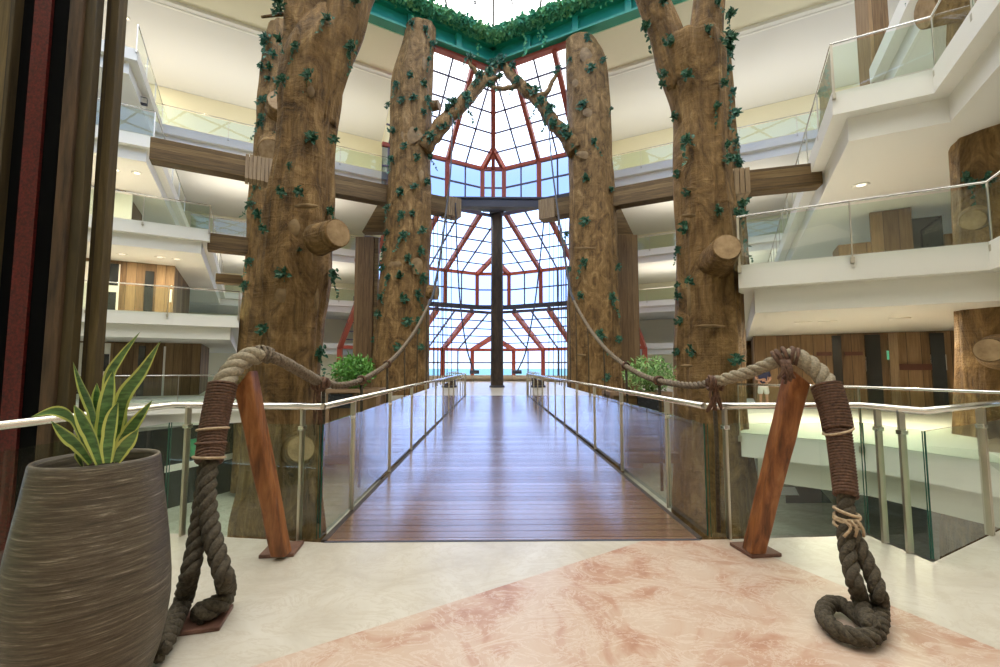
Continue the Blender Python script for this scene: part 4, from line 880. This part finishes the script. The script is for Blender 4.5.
# ------------------------------------------------------------------ planters with bushes beside the bridge
def planter(label, blabel, px0, px1, ytop, Y, mat, leafm, crown, front):
    a, b = at(px0, ytop, Y), at(px1, ytop, Y); w_ = b.x-a.x; h = a.z+.03; cx = (a.x+b.x)/2; z0 = -.04; dp = .55; y0 = Y+dp/2
    g = thing('planter_box', label, 'planter', (cx, y0, z0), 'planter boxes beside the bridge'); H = a.z-z0
    MB().box((cx, y0, z0+H/2-.02), (w_-.08, dp-.08, H-.04)).build('body', mat, g)
    m = MB()
    for sx in (-1, 1):
        for sy in (-1, 1): m.box((cx+sx*(w_/2-.03), y0+sy*(dp/2-.03), z0+H/2), (.06, .06, H))
    m.box((cx, Y, z0+H-.03), (w_, .06, .06)).box((cx, Y+dp, z0+H-.03), (w_, .06, .06)).box((cx-w_/2+.03, y0, z0+H-.03), (.06, dp, .06)).box((cx+w_/2-.03, y0, z0+H-.03), (.06, dp, .06)); m.build('frame', 'deck_edge', g)
    xa, xb, za, zb = front; pa_, pb_ = at(xa, za, Y), at(xb, zb, Y); MB().box(((pa_.x+pb_.x)/2, Y-.02, (pa_.z+pb_.z)/2), (pb_.x-pa_.x, .04, pa_.z-pb_.z)).build('black_panel', 'slate', g)
    cx_, cy_, cw, ch = crown; c = at(cx_, cy_, y0); rx, rz = cw/F*y0/2, ch/F*y0/2
    t = thing('leafy_bush', blabel, 'bush', (c.x, y0, z0+H-.05), 'bushes in the planter boxes'); m = MB()
    for i in range(15):
        q = c+Vector((rnd.uniform(-.8, .8)*rx, rnd.uniform(-.2, .2), rnd.uniform(.0, .8)*rz)); m.tube(spline([Vector((c.x+rnd.uniform(-.1, .1), y0, z0+H-.05)), Vector((c.x, y0, z0+H)).lerp(q, .5)+rdir()*.05, q], 3), .007, 4)
    m.build('stem', 'leaf_bright', t); m = MB()
    for i in range(900):
        v = rdir()*rnd.random()**.4; q = c+Vector((v.x*rx, v.y*.42, v.z*rz)); leaf(m, q, rdir(.2), rdir(.4), rnd.uniform(.06, .11), rnd.uniform(.025, .04))
    m.build('foliage', leafm, t, kind='stuff')
M['slate'] = noisy('slate', [(.45, (.008, .009, .012)), (.62, (.02, .022, .03)), (.75, (.30, .32, .36))], 26, .4)
planter('pale wooden planter box with a black panel left of the bridge', 'bright green leafy bush in the planter left of the bridge', 326, 380, 389, 7.4, 'panel_wood', 'leaf_bright', (354, 371, 44, 32), (329, 352, 394, 408))
planter('dark wooden planter box with a speckled black panel right of the bridge', 'pale green leafy bush in the planter right of the bridge', 610, 672, 392, 7.6, 'old_wood', 'leaf_pale', (649, 375, 50, 36), (637, 660, 394, 412))
# ------------------------------------------------------------------ ivy over the green roof frame
m = MB()
for i in range(3400):
    s = rnd.choice((-1, 1)); a = abs(rnd.gauss(0, 6.5)); zb = 24.65+abs(rnd.gauss(0, .5))
    if a > 15 or zb > 25.6: continue
    t = (26.0-zb)/1.2; p = v3(pl(s, a, zb), TOP+.95+.33*t)
    p.z -= .02+abs(rnd.gauss(0, .10)); leaf(m, p, rdir(-.5), Vector((rnd.uniform(-.5, .5), -1, -1)), rnd.uniform(.16, .30), rnd.uniform(.10, .17))
for k in range(8):
    s = rnd.choice((-1, 1)); a = abs(rnd.gauss(0, 6)); p = v3(pl(s, a, 25.6), TOP+.9)
    for j in range(rnd.randint(4, 14)):
        leaf(m, p, rdir(-.4), Vector((0, -1, -.2)), .24, .15); p = p+Vector((rnd.uniform(-.08, .08), -.01, -.13))
for k in range(30):      # drooping along the inner edge
    s = rnd.choice((-1, 1)); a = rnd.uniform(0, 9); p = v3(pl(s, a, 24.85), TOP+1.25)
    for j in range(9): leaf(m, p+rdir()*.25, rdir(-.4), Vector((0, -1, -.6)), .24, .15)
tag(m.build('hanging_ivy', 'leaf_teal'), 'dense green ivy spread over the green roof frame under the skylight', 'ivy', None, 'stuff')
# ------------------------------------------------------------------ recessed lamps, floodlight, mat, person
def downlight(px, py, z, where):
    p = atz(px, py, z); g = thing('recessed_lamp', where, 'lamp', p, 'recessed ceiling lamps')
    MB().lathe([(.10, -.004), (.16, -.03), (.20, -.02), (.20, 0)], p, 20).build('trim_ring', 'white', g); MB().lathe([(0, -.012), (.10, -.008)], p, 16).build('lens', 'lamp', g)
    lamp('recessed_lamp_light', p+Vector((0, 0, -.05)), 70, (1, .86, .62), .22)
for px, py, z, wh in ((126, 18, TOP+.11, 'round recessed lamp in the grey ceiling, higher one beside the slender post'), (147, 66, TOP+.11, 'round recessed lamp in the grey ceiling, lower one beside the slender post'),
                      (116, 170, L4-1.03, 'left recessed lamp under the third left gallery'), (137, 173, L4-1.03, 'right recessed lamp under the third left gallery'),
                      (122, 254, L3-1.03, 'leftmost recessed lamp under the second left gallery'), (160, 257, L3-1.03, 'middle recessed lamp under the second left gallery'), (177, 259, L3-1.03, 'rightmost recessed lamp under the second left gallery'),
                      (861, 185, L3-1.03, 'recessed lamp under the second right gallery'), (803, 322, L2-1.03, 'left recessed lamp under the first right gallery'), (828, 321, L2-1.03, 'middle recessed lamp under the first right gallery'), (900, 318, L2-1.03, 'right recessed lamp under the first right gallery')):
    downlight(px, py, z, wh)
p = at(142, 101, 20.5); g = thing('floodlight', 'black floodlight fixed to the railing of the top left gallery', 'floodlight', p)
MB().box(p, (.42, .25, .34), .5).build('housing', 'dark_steel', g, bevel=.04); MB().box(p+Vector((.12, -.10, -.02)), (.30, .03, .24), .5).build('lens', 'steel', g); MB().bar(p+Vector((-.3, .1, -.1)), p+Vector((0, .1, 0)), .05, .05).build('bracket', 'dark_steel', g)
q = [atz(x, y, -4.19) for x, y in ((785, 487), (818, 487), (832, 503), (786, 503))]
g = thing('floor_mat', 'dark mat with a pale rectangle on the lower floor right of the bridge', 'mat', q[0])
MB().prism([(v.x, v.y) for v in q], -4.195, -4.17).build('mat', 'shop_dark', g)
q = [atz(x, y, -4.165) for x, y in ((780, 487), (795, 487), (799, 495), (781, 495))]; MB().prism([(v.x, v.y) for v in q], -4.168, -4.16).build('pale_panel', 'white', g)
def person(label, pos, face):
    g = thing('person', label, 'person', pos); x, y, z = pos
    def skinned(name, verts, edges, rad, mat, sub=2):
        me = bpy.data.meshes.new(name); c_, s_ = math.cos(face), math.sin(face)
        me.from_pydata([(v[0]*c_-v[1]*s_, v[0]*s_+v[1]*c_, v[2]) for v in verts], edges, []); me.materials.append(M[mat])
        o = bpy.data.objects.new(name, me); col.objects.link(o); o.parent = g
        md = o.modifiers.new('skin', 'SKIN'); sv = me.skin_vertices[0].data
        for i, r_ in enumerate(rad): sv[i].radius = (r_, r_) if isinstance(r_, (int, float)) else r_
        sv[0].use_root = True; o.modifiers.new('sub', 'SUBSURF').levels = sub; o.modifiers['sub'].render_levels = sub; md.use_smooth_shade = True
        return o
    V = [(0, 0, .93), (0, .01, 1.12), (0, 0, 1.36), (0, -.01, 1.47), (0, -.02, 1.55), (0, -.02, 1.68),
         (-.19, 0, 1.40), (-.24, -.02, 1.12), (-.10, -.20, 1.10), (.02, -.24, 1.14), (.19, 0, 1.40), (.26, .01, 1.13), (.14, -.18, 1.02), (.02, -.24, 1.08),
         (-.09, 0, .86), (-.10, -.01, .48), (-.10, .03, .09), (-.11, -.12, .04), (.09, 0, .86), (.11, .03, .48), (.12, .08, .09), (.13, -.07, .04)]
    E = [(0, 1), (1, 2), (2, 3), (3, 4), (4, 5), (2, 6), (6, 7), (7, 8), (8, 9), (2, 10), (10, 11), (11, 12), (12, 13), (0, 14), (14, 15), (15, 16), (16, 17), (0, 18), (18, 19), (19, 20), (20, 21)]
    Rr = [.15, (.15, .11), (.17, .11), .058, .085, .09, .06, .042, .035, .03, .06, .042, .035, .03, .09, .056, .04, .04, .09, .056, .04, .04]
    skinned('body', V, E, Rr, 'skin')
    skinned('shirt', [(0, 0, .90), (0, .01, 1.12), (0, 0, 1.36), (0, -.01, 1.44), (-.19, 0, 1.40), (-.235, -.01, 1.20), (.19, 0, 1.40), (.235, .0, 1.20)], [(0, 1), (1, 2), (2, 3), (2, 4), (4, 5), (2, 6), (6, 7)], [(.18, .14), (.17, .13), (.19, .13), .075, .078, .064, .078, .064], 'navy')
    skinned('shorts', [(0, 0, .98), (0, 0, .86), (-.09, 0, .78), (-.11, 0, .54), (.09, 0, .78), (.12, .02, .54)], [(0, 1), (1, 2), (2, 3), (1, 4), (4, 5)], [(.17, .13), (.17, .14), .11, .10, .11, .10], 'pale_cloth')
    skinned('hair', [(0, .0, 1.63), (0, .0, 1.70), (0, .03, 1.60)], [(0, 1), (0, 2)], [.105, .085, .09], 'hair')
    m = MB()
    c_, s_ = math.cos(face), math.sin(face)
    def L_(v): return Vector((x+v[0]*c_-v[1]*s_, y+v[0]*s_+v[1]*c_, z+v[2]))
    for sx in (-1, 1): m.tube([L_((sx*.035, -.10, 1.655)), L_((sx*.035, -.115, 1.655))], .012, 8)
    m.build('eyes', 'hair', g); m = MB().tube([L_((0, -.10, 1.645)), L_((0, -.125, 1.61)), L_((0, -.105, 1.60))], [.010, .016, .010], 8); m.build('nose', 'skin', g)
    m = MB()
    for k, (hx, hz) in enumerate(((.02, 1.14), (.02, 1.08))):
        for j in range(5):
            sgn = 1 if k == 0 else -1; b_ = (hx, -.25, hz-.02+j*.010); m.tube([L_(b_), L_((hx+sgn*.04, -.275, b_[2]-.01)), L_((hx+sgn*.055, -.25, b_[2]-.02))], .008, 6)
    m.build('fingers', 'skin', g); g.scale = (.86, .86, .88)
    return g
pp = at(764, 405, 14.9); person('person in a dark top and pale shorts standing on the right gallery', (pp.x, 14.9, .0), -.5)
